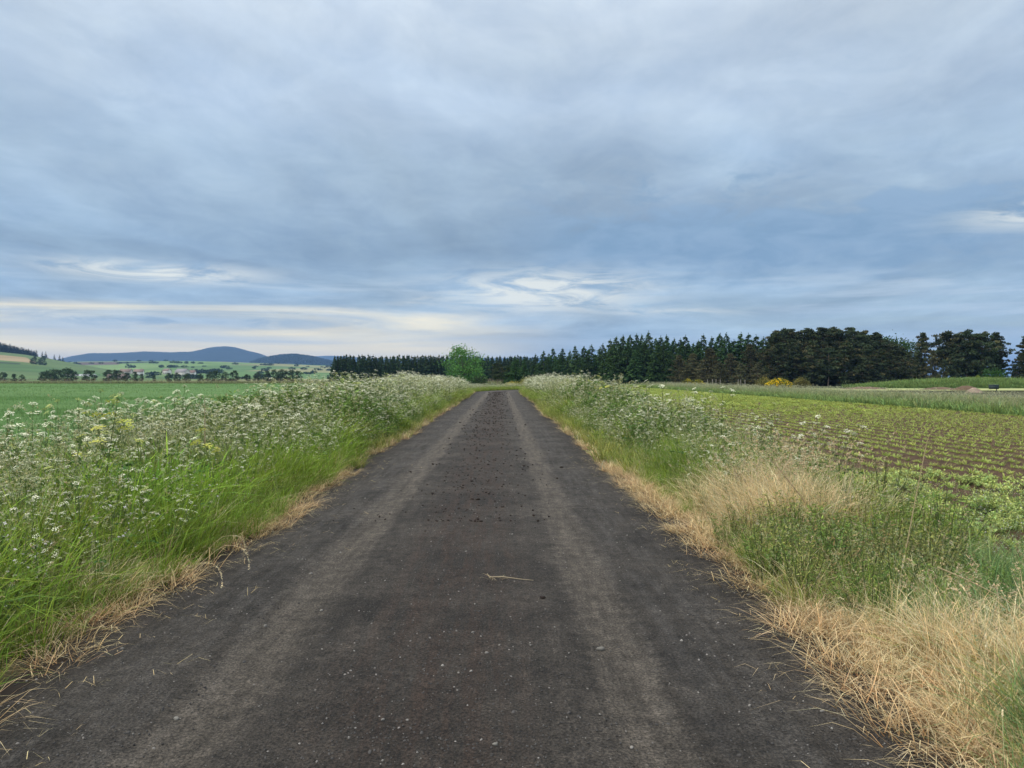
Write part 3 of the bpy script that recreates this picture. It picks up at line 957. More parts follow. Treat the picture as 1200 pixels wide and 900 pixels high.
x, y, dd = verge_points(1, 1.8, 14, 85, .10, 2.3)
zh_, zg = zone_herb(x, y), zone_green(x, y)
patch_ = ((((x - 2.75) / .75) ** 2 + ((y - 7.7) / 1.9) ** 2) < rng.uniform(.1, 1.3, len(x))) | ((dd < .22) & (y > 5) & (rng.random(len(x)) < .7))
dry = (~zh_ & ~zg) & ((y < 5.2) | patch_)
k = dry
s_ = np.where(y[k] < 6, .34 + .48 * np.clip(dd[k], 0, 1), np.clip(.35 + dd[k] * .75, .4, 1.15)) * rng.uniform(.8, 1.15, k.sum())
idx = np.where(rng.random(k.sum()) < np.where(dd[k] < .45, .15, .78), rng.integers(0, 5, k.sum()), 5 + rng.integers(0, 4, k.sum()))
put('dry_grass_right', 'bleached straw grass standing on the right verge', 'dead grass', P_STRAW + P_STRAWS, x[k], y[k], s_, idx=idx)
k = (~dry & ~zh_ & ~zg & (y > 5.0))
k &= rng.random(len(x)) < .85
put('tall_grass_right', 'tall green grass of the right verge past the straw patch', 'grass', P_TALL + P_FINE, x[k], y[k],
    np.clip(.2 + dd[k] * .75, .2, 1.05) * rng.uniform(.75, 1.15, k.sum()) * np.clip(.72 + (y[k] - 7) * .06, .72, 1.15))
k = zg
put('fresh_grass_right', 'fresh bluish green grass between the straw and the crop on the right', 'grass', P_COOL + P_FINE[:1], x[k], y[k], rng.uniform(.30, .72, k.sum()) * (.65 + .6 * vnoise(x[k], y[k], .5, 93)))
k = dry & (y < 6) & (rng.random(len(x)) < .22) & (dd > .5)
put('green_shoots_in_straw', 'scattered green blades growing up through the near right straw', 'grass', P_TALL, x[k], y[k], rng.uniform(.35, .6, k.sum()))
n = 135; hx = rng.uniform(1.95, 3.6, n); hy = rng.uniform(4.75, 7.1, n); k = zone_herb(hx, hy)
put('feathery_herb_patch', 'patch of feathery green mugwort beside the right edge of the track', 'herbs', P_HERB, hx[k], hy[k], rng.uniform(.5, 1.45, k.sum()) * np.clip(1.15 - .3 * np.abs(hx[k] - 2.8), .6, 1.2))
k = zone_herb(x, y) & (rng.random(len(x)) < .8)
put('grass_in_herb_patch', 'thin grass poking through the feathery herb patch', 'grass', P_FINE + P_TALL[:2] + P_STRAW[:3], x[k], y[k], rng.uniform(.3, .75, k.sum()))
x, y, dd = verge_points(1, 14, 42, 30, .2, 2.5)
f = np.clip((dd + .1) / 1.1, .25, 1) * rng.uniform(.7, 1.25, len(x)) * (hmul(y) - .02) * lump(x, y) * np.clip(.76 + (y - 14) / 40, .76, 1)
sel = vnoise(x, y, 1.8, 76) + rng.normal(0, .15, len(x))
put('verge_growth_right', 'grey green grass and weeds of the right verge in the middle distance', 'grass', P_MID + P_MIDO + P_HERBF, x, y, f,
    idx=np.where(sel > .58, rng.integers(0, 5, len(x)), np.where(sel > .36, 5 + rng.integers(0, 4, len(x)), 9 + rng.integers(0, 3, len(x)))))
x, y, dd = verge_points(1, 42, 110, 14, .15, 3.2)
put('far_verge_growth_right', 'growth of the right verge towards the bend', 'grass', P_MID + P_MIDO, x, y, np.clip((dd + .3) / 1.1, .35, 1) * rng.uniform(.9, 1.25, len(x)) * 1.3 * hfar(y - 12))
x, y, dd = verge_points(1, 12, 80, 24, -.03, .6)
put('dry_rim_right', 'rim of pale dry grass along the far right edge of the track', 'dead grass', P_MIDS + P_MIDO[:2], x, y, rng.uniform(.3, .8, len(x)))
x, y, dd = verge_points(1, 12, 42, 6, .55, 2.5)
k = rng.random(len(x)) < .25 + .9 * vnoise(x, y, 2.2, 77)
x, y, dd = x[k], y[k], dd[k]
put('cow_parsley_drift_right', 'drift of white cow parsley all along the right verge', 'wildflowers', P_FOAM, x, y, np.clip(.8 + (y - 14) / 45, .8, 1) * np.clip(.5 + dd * .5, .5, 1) * rng.uniform(.8, 1.15, len(x)) * hmul(y) * lump(x, y), tilt=.08)
x, y, dd = verge_points(1, 42, 105, 8, .3, 3.0)
put('far_cow_parsley_right', 'far white cow parsley massed along the right verge up to the bend', 'wildflowers', P_FOAMF, x, y, np.clip(.6 + dd * .5, .5, 1) * rng.uniform(.75, 1.18, len(x)) * 1.34 * hfar(y - 12) * lump(x, y * .6), tilt=.08)

# plants mixed right down to the rim on both sides
x, y, dd = verge_points(-1, 3, 14, 5, .3, 3.0)
put('pale_stems_left', 'pale dead stems crossing through the near left verge', 'dead grass', P_STRAW, x, y, rng.uniform(.45, 1.0, len(x)), sz=.9)
x, y, dd = verge_points(-1, 3.2, 16, 9, .35, 3.6)
put('leafy_weeds_left', 'leafy green weeds tangled through the near left verge', 'weeds', P_HERB, x, y, np.clip(.7 + dd * .55, .8, 2.2) * rng.uniform(.7, 1.2, len(x)))
x, y, dd = verge_points(-1, 3.4, 12, 12, .35, 2.4)
k = rng.random(len(x)) < .25 + 1.0 * (vnoise(x, y, .8, 95) > .5)
put('low_parsley_left', 'low cow parsley reaching down to the left edge of the track', 'wildflowers', P_FOAM, x[k], y[k], np.clip(.38 + dd[k] * .28, .38, 1) * rng.uniform(.8, 1.15, k.sum()), tilt=.16)
x, y, dd = verge_points(-1, 12, 44, 22, .3, 1.5)
put('low_parsley_left_far', 'low cow parsley along the foot of the left verge further on', 'wildflowers', P_FOAM, x, y, np.clip(.45 + dd * .4, .4, 1) * rng.uniform(.8, 1.15, len(x)), tilt=.16)
x, y, dd = verge_points(1, 6.4, 14, 11, .45, 2.3)
put('leafy_weeds_right', 'leafy weeds mixed into the right verge beyond the straw patch', 'weeds', P_HERB, x, y, np.clip(.6 + dd * .5, .7, 2.0) * rng.uniform(.7, 1.2, len(x)))
x, y, dd = verge_points(1, 8.2, 16, 9, .6, 2.3)
k = rng.random(len(x)) < .3 + 1.0 * (vnoise(x, y, .9, 96) > .5)
put('low_parsley_right', 'low cow parsley scattered through the right verge', 'wildflowers', P_FOAM, x[k], y[k], np.clip(.42 + dd[k] * .25, .38, 1) * rng.uniform(.8, 1.15, k.sum()), tilt=.16)

x, y, dd = verge_points(1, 14, 44, 16, .3, 1.3)
put('low_parsley_right_far', 'low cow parsley along the foot of the right verge further on', 'wildflowers', P_FOAM, x, y, np.clip(.4 + dd * .4, .4, 1) * rng.uniform(.8, 1.15, len(x)), tilt=.16)
# LEFT FIELD CROP -------------------------------------------------------
x, y, dd = verge_points(-1, 4, 15, 6, .3, 2.6)
k = vnoise(x, y, .7, 98) > .45; x, y, dd = x[k], y[k], dd[k]
put('small_white_flowers_left', 'small white blossoms speckling the front of the left verge', 'wildflowers', P_RAD, x, y, np.clip(.5 + dd * .3, .5, 1.2) * rng.uniform(.8, 1.3, len(x)))
n = 26000; y = rng.uniform(6, 46, n); x = -6.35 - rng.random(n) ** 1.2 * 40
k = inview(x, y, 40); x, y = x[k], y[k]
put('green_cereal_near', 'young green cereal standing in the left field near the verge', 'cereal crop', P_CEREAL, x, y, rng.uniform(.85, 1.12, len(x)))
n = 30000; y = 40 + 107 * rng.random(n); x = -6.5 - rng.random(n) * 110
k = inview(x, y, 30); x, y = x[k], y[k]
put('green_cereal_far', 'young green cereal across the rest of the left field', 'cereal crop', P_CEREALF, x, y, rng.uniform(.9, 1.15, len(x)))
# rough strip on the far side of the left field
n = 5200; y = 149 + rng.random(n) ** 1.5 * 16; x = wx(1, 1) * 0 + rng.uniform(-112, 4, n)
k = inview(x, y, 30)
P_ROUGH = proto_grass('rough_tuft', 5, 9.0, 22, (0.13, 0.17, 0.06), (0.28, 0.29, 0.14), (.4, .9), .6, 1, (0.34, 0.26, 0.18), seg=2)
put('rough_grass_far_left', 'rough brownish grass strip on the far side of the left field', 'grass', P_ROUGH, x[k], y[k], rng.uniform(.6, 1.25, k.sum()))

# RIGHT FIELD SEEDLINGS -------------------------------------------------
def seedling_mesh(name):
    mb = MB()
    mb.blades(11, .02, (.06, .14), (.014, .025), (.15, .8), (.2, .8), (0.27, 0.35, 0.06), (0.54, 0.60, 0.17), 3, cj=.1)
    mb.blades(3, .01, (.08, .145), (.009, .015), (.0, .2), (.05, .3), (0.26, 0.33, 0.06), (0.55, 0.60, 0.19), 3, cj=.1)
    return mb.mesh(name, M_LEAF)


P_SEED = [seedling_mesh('seedling') for i in range(6)]
P_SEEDF = []
for i in range(4):
    mb = MB()
    for q in range(3):
        mb.blades(9, .05, (.07, .15), (.024, .042), (.3, 1.1), (.2, .7), (0.26, 0.34, 0.05), (0.44, 0.51, 0.13), 2, centre=(rng.normal(0, .02), (q - 1) * .17))
    P_SEEDF.append(mb.mesh('seedling_row_distant', M_LEAF))
sx, sy = [], []
for r_ in range(ROWN):
    X0 = ROW0 + r_ * ROWS
    yy = np.arange(max(3.0, X0 / .72 - 1), 50, .115); yy = yy + rng.normal(0, .025, len(yy))
    k = (rng.random(len(yy)) > .08) & (rng.random(len(yy)) < (52 - yy) / 16)
    sx.append(X0 + rng.normal(0, .022, k.sum())); sy.append(yy[k])
sx = np.concatenate(sx); sy = np.concatenate(sy); k = inview(sx, sy, 10); sx, sy = sx[k], sy[k]
order = np.argsort(sx ** 2 + sy ** 2); sx, sy = sx[order], sy[order]
NIND = 290
for i in range(NIND):
    o = obj('crop_seedling', P_SEED[i % 6], None, (sx[i], sy[i], -.0)); o.rotation_euler = (0, 0, rng.random() * 6.28)
    s_ = rng.uniform(.65, 1.08); o.scale = (s_, s_, s_)
    tag(o, 'yellow green crop seedling in a drilled row of the right field, nearest the verge', 'seedling', 'young crop plants in rows in the right field')
put('crop_seedlings_near', 'rows of yellow green seedlings in the right field', 'seedling crop', P_SEED, sx[NIND:], sy[NIND:], rng.uniform(.65, 1.08, len(sx) - NIND))
sx, sy = [], []
for r_ in range(ROWN):
    X0 = ROW0 + r_ * ROWS
    yy = np.arange(max(30.0, X0 / .72 - 1), 128, .5); yy = yy[rng.random(len(yy)) < (yy - 30) / 18]
    sx.append(X0 + rng.normal(0, .03, len(yy))); sy.append(yy)
sx = np.concatenate(sx); sy = np.concatenate(sy); n = len(sx)
scatter('crop_seedlings_far', 'far rows of seedlings that merge into a yellow green carpet', 'seedling crop', P_SEEDF, np.stack([sx, sy, np.zeros(n)], 1),
        np.stack([np.zeros(n), np.zeros(n), rng.normal(0, .1, n)], 1), np.repeat(rng.uniform(1.0, 1.35, n)[:, None], 3, 1), rng.integers(0, 4, n))
# pale weeds in bloom between the nearest rows
P_WEED = herb('pale_weed', 4, .14, 150, .034, .14, (0.46, 0.54, 0.18), aspect=.5)
n = 900; x = rng.uniform(3.9, 9.5, n); y = rng.uniform(4.2, 12, n)
k = (vnoise(x, y, .9, 81) > .42) & inview(x, y, 30) & (rng.random(n) < np.clip(1.5 - (x - 4) * .22, .1, 1))
put('pale_weeds_in_field', 'pale green weeds spreading between the crop rows near the verge', 'weeds', P_WEED, x[k], y[k], rng.uniform(.6, 1.25, k.sum()))
n = 420; x = rng.uniform(3.3, 7.0, n); y = rng.uniform(4.8, 10.5, n); k = inview(x, y, 30) & (vnoise(x, y, 1.2, 82) > .4)
put('weed_flowers_in_field', 'small whitish flowers of the weeds at the edge of the right field', 'wildflowers', P_RAD, x[k], y[k], rng.uniform(.35, .6, k.sum()))

# far margin of the right field
n = 9000; y = rng.uniform(26, 135, n); x = 21.2 + rng.random(n) * 11
k = inview(x, y, 40); x, y = x[k], y[k]
P_MARG = proto_grass('margin_tuft', 5, 5.0, 30, (0.13, 0.19, 0.06), (0.32, 0.36, 0.17), (.2, .5), .35, 1, (0.44, 0.44, 0.27), seg=2)
P_MARGG = proto_grass('margin_tuft_green', 3, 5.0, 30, (0.12, 0.20, 0.055), (0.25, 0.34, 0.11), (.15, .42), .35, 0, seg=2)
idx = np.where(x < 24.0 + rng.normal(0, 1.2, len(x)), 5 + rng.integers(0, 3, len(x)), rng.integers(0, 5, len(x)))
put('margin_grass_right', 'rough seeding grass margin along the far side of the right field', 'grass', P_MARG + P_MARGG, x, y, rng.uniform(.7, 1.3, len(x)), idx=idx)

print('scatter done')
# ------------------------------------------------------------------ individual wild flowers
def umb_parts(k, **kw):
    sets = []
    for i in range(k):
        st, um, lf = parsley(**kw)
        ps = [('stem', st.mesh('stem', M_LEAF))] + [('flower_head', m.mesh('flower_head', M_PETAL)) for m in um]
        if lf.n: ps.append(('foliage', lf.mesh('foliage', M_LEAF)))
        sets.append(ps)
    return sets


S_PARS = umb_parts(7, h=1.0, umbels=7, n=15)
S_YELL = umb_parts(3, h=1.0, umbels=6, n=17, col=(0.62, 0.62, 0.14), R_=(.03, .055))
plants = []
def place_set(S, name, label, cat, x, y, h, group=None, k=None, rz=None, tilt=.07):
    i = int(rng.integers(0, len(S))) if k is None else k
    return parts_thing(name, S[i], label, cat, (x, y, 0), rng.random() * 6.28 if rz is None else rz, group, h, (rng.normal(0, tilt), rng.normal(0, tilt)))


# left, near: cow parsley towards the back of the verge
n = 0
while n < 150:
    y = rng.uniform(4.2, 14.5); dd = rng.uniform(.6, 3.8)
    x = float(edge_left(y)) - dd
    if not inview(np.array([x]), np.array([y]), 20)[0] or rng.random() > .3 + .8 * vnoise(x, y, 1.3, 85): continue
    h = min(.55 + .20 * dd, 1.2) * rng.uniform(.78, 1.12) * float(hmul(y)) ** .6
    place_set(S_PARS, 'cow_parsley', 'cow parsley with flat white flower heads in the near left verge', 'wildflower', x, y, h, 'cow parsley in the near left verge')
    n += 1
n = 0
while n < 34:
    y = rng.uniform(8.5, 17); dd = rng.uniform(.7, 2.5); x = float(edge_right(y)) + dd
    h = (.56 + .14 * dd) * rng.uniform(.85, 1.1) * (1 + .5 * np.clip((y - 9) / 6, 0, 1))
    place_set(S_PARS, 'cow_parsley', 'cow parsley with white flower heads rising behind the straw on the right verge', 'wildflower', x, y, h, 'cow parsley in the right verge')
    n += 1
for (px, py, Y, lb) in ((118, 463, 7.6, 'yellow flowered umbel plant, tallest on the left against the green field'),
                        (72, 482, 7.0, 'yellow green umbel leaning over the cereal at far left'),
                        (262, 500, 8.2, 'yellowish umbel among white ones in the middle of the left verge'),
                        (148, 470, 8.6, 'small pale yellow umbel right of the tallest yellow one')):
    place_set(S_YELL, 'yellow_umbel', lb, 'wildflower', wx(px, Y), Y, zh(py, Y))
for (px, py, Y, lb) in ((690, 437, 25.0, 'tall creamy hogweed standing above the right verge against the spruces'),
                        (702, 441, 23.0, 'yellowish hogweed just right of the tallest one on the right verge'),
                        (762, 446, 15.5, 'hogweed with flat white heads at the outer end of the right tall growth'),
                        (778, 453, 14.5, 'drooping hogweed leaning towards the right field'),
                        (440, 434, 21.0, 'tall pale hogweed above the left verge in front of the plantation'),
                        (455, 438, 23.0, 'small hogweed right of the tall pale one in front of the plantation')):
    place_set(S_PARS if 'yell' not in lb else S_YELL, 'hogweed', lb, 'wildflower', wx(px, Y), Y, zh(py, Y), tilt=.03)

S_RAD = []
for i in range(5):
    st, fl, lf = radish(.6, 8)
    S_RAD.append([('stem', st.mesh('stem', M_LEAF)), ('foliage', lf.mesh('foliage', M_LEAF))] + [('blossom', m.mesh('blossom', M_PETAL)) for m in fl])
n = 0
while n < 90:
    y = rng.uniform(3.8, 12.5); dd = rng.uniform(.35, 2.4); x = float(edge_left(y)) - dd
    if not inview(np.array([x]), np.array([y]), 0)[0] or vnoise(x, y, .8, 87) < .45: continue
    place_set(S_RAD, 'wild_radish', 'wild radish with small white four-petalled flowers low in the left verge', 'wildflower', x, y, rng.uniform(.85, 1.35), 'wild radish in the left verge')
    n += 1
for i in range(18):
    y = rng.uniform(6.6, 8.6); x = rng.uniform(3.1, 4.3)
    place_set(S_RAD, 'wild_radish', 'wild radish with pinkish white flowers between the straw and the right field', 'wildflower', x, y, rng.uniform(.6, 1.1), 'wild radish beside the right field')

# ---- single dry stalks and seed heads --------------------------------
def stalk_parts(h, lean, head=0.17, col=STRAWT, hc=(0.78, 0.66, 0.42), r=.0026, wdt=.011, nsp=60, curl=.25):
    st = MB(); hd = MB()
    pts = [np.array((lean * q * h + curl * h * max(q - .6, 0) ** 2 * 2, 0, h * (q - .22 * curl * q ** 3))) for q in np.linspace(0, 1, 8)]
    st.tube(pts, np.linspace(r, r * .5, 8), col, 4)
    d_ = pts[-1] - pts[-2]; d_ /= np.linalg.norm(d_)
    t_ = rng.random(nsp)
    P = pts[-1][None] + d_[None] * (head * (t_ - .35))[:, None]
    P[:, 2] -= curl * head * t_ ** 2
    P += rng.normal(0, wdt * .35, (nsp, 3))
    hd.leaves(P, wdt * 1.7, hc, .12, aspect=.35, N=np.tile(d_ * 1.6, (nsp, 1)))
    return [('stem', st.mesh('stem', M_DRY)), ('seed_head', hd.mesh('seed_head', M_DRY))]


S_STALK = [stalk_parts(1.0, l, .15, curl=c_) for l, c_ in ((.05, .3), (.12, .5), (-.08, .2), (.18, .6))]
stalk_lab = ['tallest pale seed head at the top of the near right straw', 'curved seed head just right of the tallest straw one', 'thin straw seed head leaning left over the herbs',
             'upright seed head in the middle of the near right straw', 'drooping seed head over the bluish grass on the right', 'straight seed head low in the near right straw',
             'bowed oat head right of the middle of the straw', 'tall stalk with a nodding head close to the right frame edge', 'short seed head near the track in the right straw',
             'seed head with a kinked stem at the right of the straw', 'pale stalk rising from the bottom right corner', 'slender seed head at the left end of the near straw']
for (px, py, Y), lb in zip(((1068, 655, 4.0), (1082, 660, 3.9), (1030, 668, 4.3), (1105, 700, 3.6), (1150, 690, 3.8), (1010, 700, 4.2), (1135, 720, 3.5), (1178, 745, 3.2),
                            (980, 725, 4.1), (1160, 790, 3.0), (1185, 840, 2.7), (935, 708, 4.8)), stalk_lab):
    i = int(rng.integers(0, 4))
    parts_thing('grass_stalk', S_STALK[i], lb, 'grass stalk', (wx(px, Y), Y, 0), rng.random() * 6.28, 'pale seeding stalks in the near right straw', max(zh(py, Y), .25), (rng.normal(0, .06), rng.normal(0, .06)))
for (px, py, Y), lb in zip(((42, 655, 4.6), (72, 672, 4.9), (115, 660, 5.2), (20, 690, 4.5)),
                           ('tall cream seed stalk in the green grass at the lower left', 'bent pale stalk right of the tall cream one at lower left', 'short pale stalk above the litter at lower left', 'thin seed stalk by the left frame edge')):
    parts_thing('grass_stalk', S_STALK[int(rng.integers(0, 4))], lb, 'grass stalk', (wx(px, Y), Y, 0), rng.random() * 6.28, 'pale stalks in the near left grass', max(zh(py, Y), .2))
for k_, ((px, Y, h_, az_, tl), lb) in enumerate(zip(((258, 5.9, .62, -.2, 1.05), (262, 6.2, .50, .2, .9), (248, 5.7, .55, -.5, 1.2)),
        ('drooping oat stalk hanging furthest over the left edge of the track', 'shorter oat stalk arching above the drooping one on the left edge', 'oat stalk lying lowest on the dead grass of the left edge'))):
    parts_thing('oat_stalk', stalk_parts(1.0, .1, .32, curl=.75, wdt=.016, nsp=46), lb, 'grass stalk', (wx(px, Y) - .3, Y + .1, .02), az_, 'drooping oat stalks on the left edge', h_, (0, tl * .75))


def dead_stem(label, p0, p1, r, twigs=3):
    mb = MB()
    p0 = np.array(p0, float); p1 = np.array(p1, float)
    pts = curve_pts(p0, p1, .015, 7)
    mb.tube(pts, np.linspace(r, r * .45, 7), (0.48, 0.36, 0.22), 5)
    o_ = thing('dead_stem', label, 'dry stem', tuple(p0))
    mb.v = [v - p0 for v in mb.v]
    obj('stem', mb.mesh('stem', M_DRY), o_)
    tw = MB()
    for i in range(twigs):
        a_ = pts[3 + i % 4] - p0
        tw.tube([a_, a_ + rng.normal(0, .05, 3) + np.array((0, 0, .05))], [r * .4, r * .2], (0.45, 0.34, 0.2), 3)
    if twigs: obj('twigs', tw.mesh('twigs', M_DRY), o_)['kind'] = 'stuff'


def P3(px, py, Y): return (wx(px, Y), Y, zh(py, Y))


dead_stem('tall thin reed standing alone in front of the right field', P3(1060, 660, 5.6), P3(1087, 516, 5.5), .005, 5)
dead_stem('thick dry stem leaning left out of the straw on the right', P3(956, 606, 7.0), P3(897, 531, 7.1), .007, 4)
dead_stem('slender dry stem slanting up to the right behind the straw', P3(912, 560, 7.6), P3(945, 512, 7.7), .004, 3)
dead_stem('long pale stem lying across the grass at the right frame edge', P3(1102, 668, 4.6), P3(1206, 722, 3.7), .004, 0)
dead_stem('dark upright weed stem in the left verge against the field', P3(240, 520, 8.6), P3(240, 464, 8.6), .006, 6)

# ------------------------------------------------------------------ stones, clods and gravel on the track
def rock(name, seed, col, flat=.6):
    r = np.random.default_rng(seed)
    import bmesh
    bm = bmesh.new(); bmesh.ops.create_icosphere(bm, subdivisions=2, radius=1.0)
    dirs = r.normal(0, 1, (7, 3)); dirs /= np.linalg.norm(dirs, axis=1, keepdims=True); cut = r.uniform(.55, .9, 7)
    V = np.array([v.co[:] for v in bm.verts])
    for d_, c_ in zip(dirs, cut):
        over = np.maximum(V @ d_ - c_, 0); V = V - over[:, None] * d_[None]
    V *= np.array((1, r.uniform(.6, .9), flat))[None]
    mb = MB(); mb.add(V, [[v.index for v in f_.verts] for f_ in bm.faces], col); bm.free()
    return mb.mesh(name, M_STONE)


ROCKS = [rock('stone', i, (0.20, 0.185, 0.165)) for i in range(5)]
CLODS = [rock('clod', 20 + i, (0.028, 0.020, 0.016), .5) for i in range(4)]


def track_z(x, y):
    j = np.argmin(np.abs(ty - y)); return float(np.interp(x, TX[j], TZ[j]))


stones = [(704, 768, .026, 'palest and largest stone, lying in the right wheel track'), (570, 776, .014, 'round grey stone near the middle of the track'),
          (554, 752, .011, 'small stone left of the middle of the track'), (448, 857, .012, 'stone at the bottom left of the track centre'),
          (205, 848, .016, 'bluish stone beside the left wheel track at the bottom'), (376, 721, .014, 'light stone on the left wheel track'),
          (142, 765, .016, 'pale stone close to the left edge of the track'), (310, 738, .018, 'flat pale stone left of the left wheel track'),
          (580, 889, .014, 'stone at the bottom edge in the middle of the track'), (741, 887, .012, 'stone at the bottom edge under the right wheel track'),
          (622, 767, .009, 'pair stone just right of the track middle'), (408, 877, .010, 'small stone at the bottom between the wheel tracks'),
          (965, 845, .013, 'grey stone by the right edge of the track near the bottom'), (364, 676, .016, 'flat light stone in the left wheel track further on'),
          (537, 801, .009, 'speck of stone below the middle of the track'), (702, 781, .008, 'little stone in front of the largest pale one')]
for i, (px, py, r_, lb) in enumerate(stones):
    Y = EYE * 873 / (py - HZ); X = wx(px, Y)
    o = obj('stone', ROCKS[i % 5], None, (X, Y, track_z(X, Y) + r_ * .22)); o.scale = (r_,) * 3; o.rotation_euler = (0, 0, rng.random() * 6)
    tag(o, lb, 'stone', 'loose stones on the track')
clods = [(636, 709, .022, 'dark clod right of the track middle below the straw scrap'), (614, 549, .032, 'black clod right of the track middle, half way up'), (610, 528, .028, 'black clod above the half way one'),
         (539, 496, .045, 'large dark clod far up on the left of the track'), (563, 495, .035, 'dark clod right of the large far one'), (589, 475, .06, 'farthest dark clod near the bend'),
         (658, 551, .035, 'flat dark clod right of the right wheel track'), (572, 548, .025, 'dark clod in the track middle half way up'), (589, 523, .025, 'small dark clod above the centre'),
         (520, 527, .022, 'small dark clod left of the centre half way up'), (553, 568, .028, 'dark clod below the cluster in the track middle'), (543, 573, .02, 'smaller dark clod at the left of the cluster'),
         (560, 590, .03, 'dark brown clod at the foot of the cluster'), (498, 628, .014, 'dark clod left of the straw scrap'), (643, 530, .022, 'dark clod on the right wheel track'),
         (607, 573, .018, 'little dark clod right of the cluster'), (590, 572, .018, 'round dark clod right of the cluster foot'), (567, 541, .02, 'dark clod at the top of the cluster')]
for i, (px, py, r_, lb) in enumerate(clods):
    Y = EYE * 873 / (py - HZ); X = wx(px, Y)
    o = obj('clod', CLODS[i % 4], None, (X, Y, track_z(X, Y) + r_ * .2)); o.scale = (r_ * 1.1,) * 3; o.rotation_euler = (0, 0, rng.random() * 6)
    tag(o, lb, 'clod', 'dark clods on the track')
# scrap of straw lying in the middle
mb = MB()
mb.blades(16, .07, (.02, .05), (.003, .007), (1.5, 2.6), (-.6, .3), (0.35, 0.29, 0.18), (0.45, 0.38, 0.25), 3, .95, centre=(-.05, .01), z0=.008)
mb.tube([(-.1, .02, .012), (0, .0, .02), (.14, -.04, .012), (.24, -.07, .01)], [.004, .005, .003, .002], (0.40, 0.33, 0.22), 4)
Y = EYE * 873 / (687 - HZ); X = wx(588, Y)
tag(obj('straw_scrap', mb.mesh('straw_scrap', M_DRY), None, (X, Y, track_z(X, Y))), 'scrap of pale straw lying across the middle of the track', 'straw')
# loose gravel
GRIT = [rock('grit', 40 + i, (0.075, 0.070, 0.066), .6) for i in range(4)] + [rock('grit_pale', 50 + i, (0.24, 0.22, 0.20), .6) for i in range(2)]
n = 16000; y = 2.2 + 13 * rng.random(n) ** 1.6; u = rng.random(n)
x = edge_left(y) * (1 - u) + edge_right(y) * u
latd = np.minimum(np.abs(x + 1.36), np.abs(x - .66))
k = (rng.random(n) < np.clip(latd / .5, .12, 1)); x, y = x[k], y[k]; n = len(x)
jj = np.clip(np.searchsorted(ty, y), 0, len(ty) - 1); uu_ = (x - EL_[jj, 0]) / (ER_[jj, 0] - EL_[jj, 0])
zz_ = TZ[jj, np.clip((uu_ * 59).astype(int), 1, 58)]
scatter('track_grit', 'loose dark cinder grit and tiny pale pebbles over the track', 'gravel', GRIT, np.stack([x, y, zz_], 1), rots(n, .5),
        rng.uniform(.003, .009, n) * np.where(rng.random(n) < .06, 1.6, 1), np.where(rng.random(n) < .9, rng.integers(0, 4, n), 4 + rng.integers(0, 2, n)))
n = 1300; y = 8 + 70 * rng.random(n) ** 1.5; x = -.42 + rng.normal(0, .42, n)
scatter('clod_crumbs', 'dark crumbs strewn along the middle of the track', 'gravel', CLODS, np.stack([x, y, np.full(n, .050)], 1), rots(n, .4), rng.uniform(.007, .014, n) * (1 + y / 20) * rng.uniform(.6, 1.3, n), rng.integers(0, 4, n))
# stray dead blades on the cinders
n = 420; y = 2.4 + 12 * rng.random(n); side = rng.random(n) < .5
x = np.where(side, edge_left(y) + np.abs(rng.normal(0, .4, n)), edge_right(y) - np.abs(rng.normal(0, .25, n)))
mbs = []
for i in range(4):
    mb = MB(); mb.blades(3, .06, (.02, .07), (.002, .003), (1.5, 3), (-.8, .3), STRAW, STRAWT, 2, .9, z0=.008); mbs.append(mb.mesh('loose_straw', M_DRY))
jj = np.clip(np.searchsorted(ty, y), 0, len(ty) - 1); uu_ = (x - EL_[jj, 0]) / (ER_[jj, 0] - EL_[jj, 0])
zz_ = TZ[jj, np.clip((uu_ * 59).astype(int), 1, 58)]
scatter('loose_straw', 'stray bits of straw on the cinders near both edges', 'straw', mbs, np.stack([x, y, zz_], 1), rots(n, .05), rng.uniform(.6, 1.2, n), rng.integers(0, 4, n))

print('track done')
# ------------------------------------------------------------------ trees
NEED_G = (0.046, 0.088, 0.028)
NEED_D = (0.040, 0.066, 0.034)
NEED_B = (0.105, 0.100, 0.048)


def spruce(h=10.0, rad=1.9, col=NEED_G, bare=.02, levels=36, per=12, size=.5):
    tr = MB(); cr = MB()
    lean = rng.normal(0, .06, 2)
    tr.tube([(0, 0, -.1), (lean[0] * .3, lean[1] * .3, h * .5), (lean[0], lean[1], h * .97)], [.15, .10, .02], (0.10, 0.085, 0.07), 6)
    for l in range(levels):
        q = bare + (1 - bare) * (l + rng.random() * .6) / levels
        z0 = h * q; R_ = rad * (1 - q) ** .8 * rng.uniform(.78, 1.15) + .10
        for b_ in range(max(4, int(per * (1 - q * .45)))):
            th = rng.random() * 6.28; Rb = R_ * rng.uniform(.65, 1.15)
            m = max(4, int(Rb * 8.5) + 2)
            tq = np.sqrt(rng.uniform(.08, 1, m))
            P = np.stack([math.cos(th) * Rb * tq, math.sin(th) * Rb * tq, z0 + Rb * (.18 * tq - .42 * tq ** 2)], 1)
            P[:, :2] += rng.normal(0, .10, (m, 2)) * (Rb / 1.5 + .3); P[:, 2] += rng.normal(-.04, .09, m)
            d_ = np.tile(np.array((math.cos(th), math.sin(th), -.35)), (m, 1))
            cr.leaves(P, size * (.6 + .4 * (1 - q)), col, .22, aspect=.62, N=d_, hue=.12)
    cr.leaves(np.stack([rng.normal(0, .03, 14), rng.normal(0, .03, 14), h * rng.uniform(.95, 1.03, 14)], 1) + np.array((lean[0], lean[1], 0)), .22, col, .2, aspect=.35, N=np.tile((0, 0, 1.5), (14, 1)))
    return [('trunk', tr.mesh('trunk', M_BARK)), ('crown', cr.mesh('crown', M_NEEDLE))]


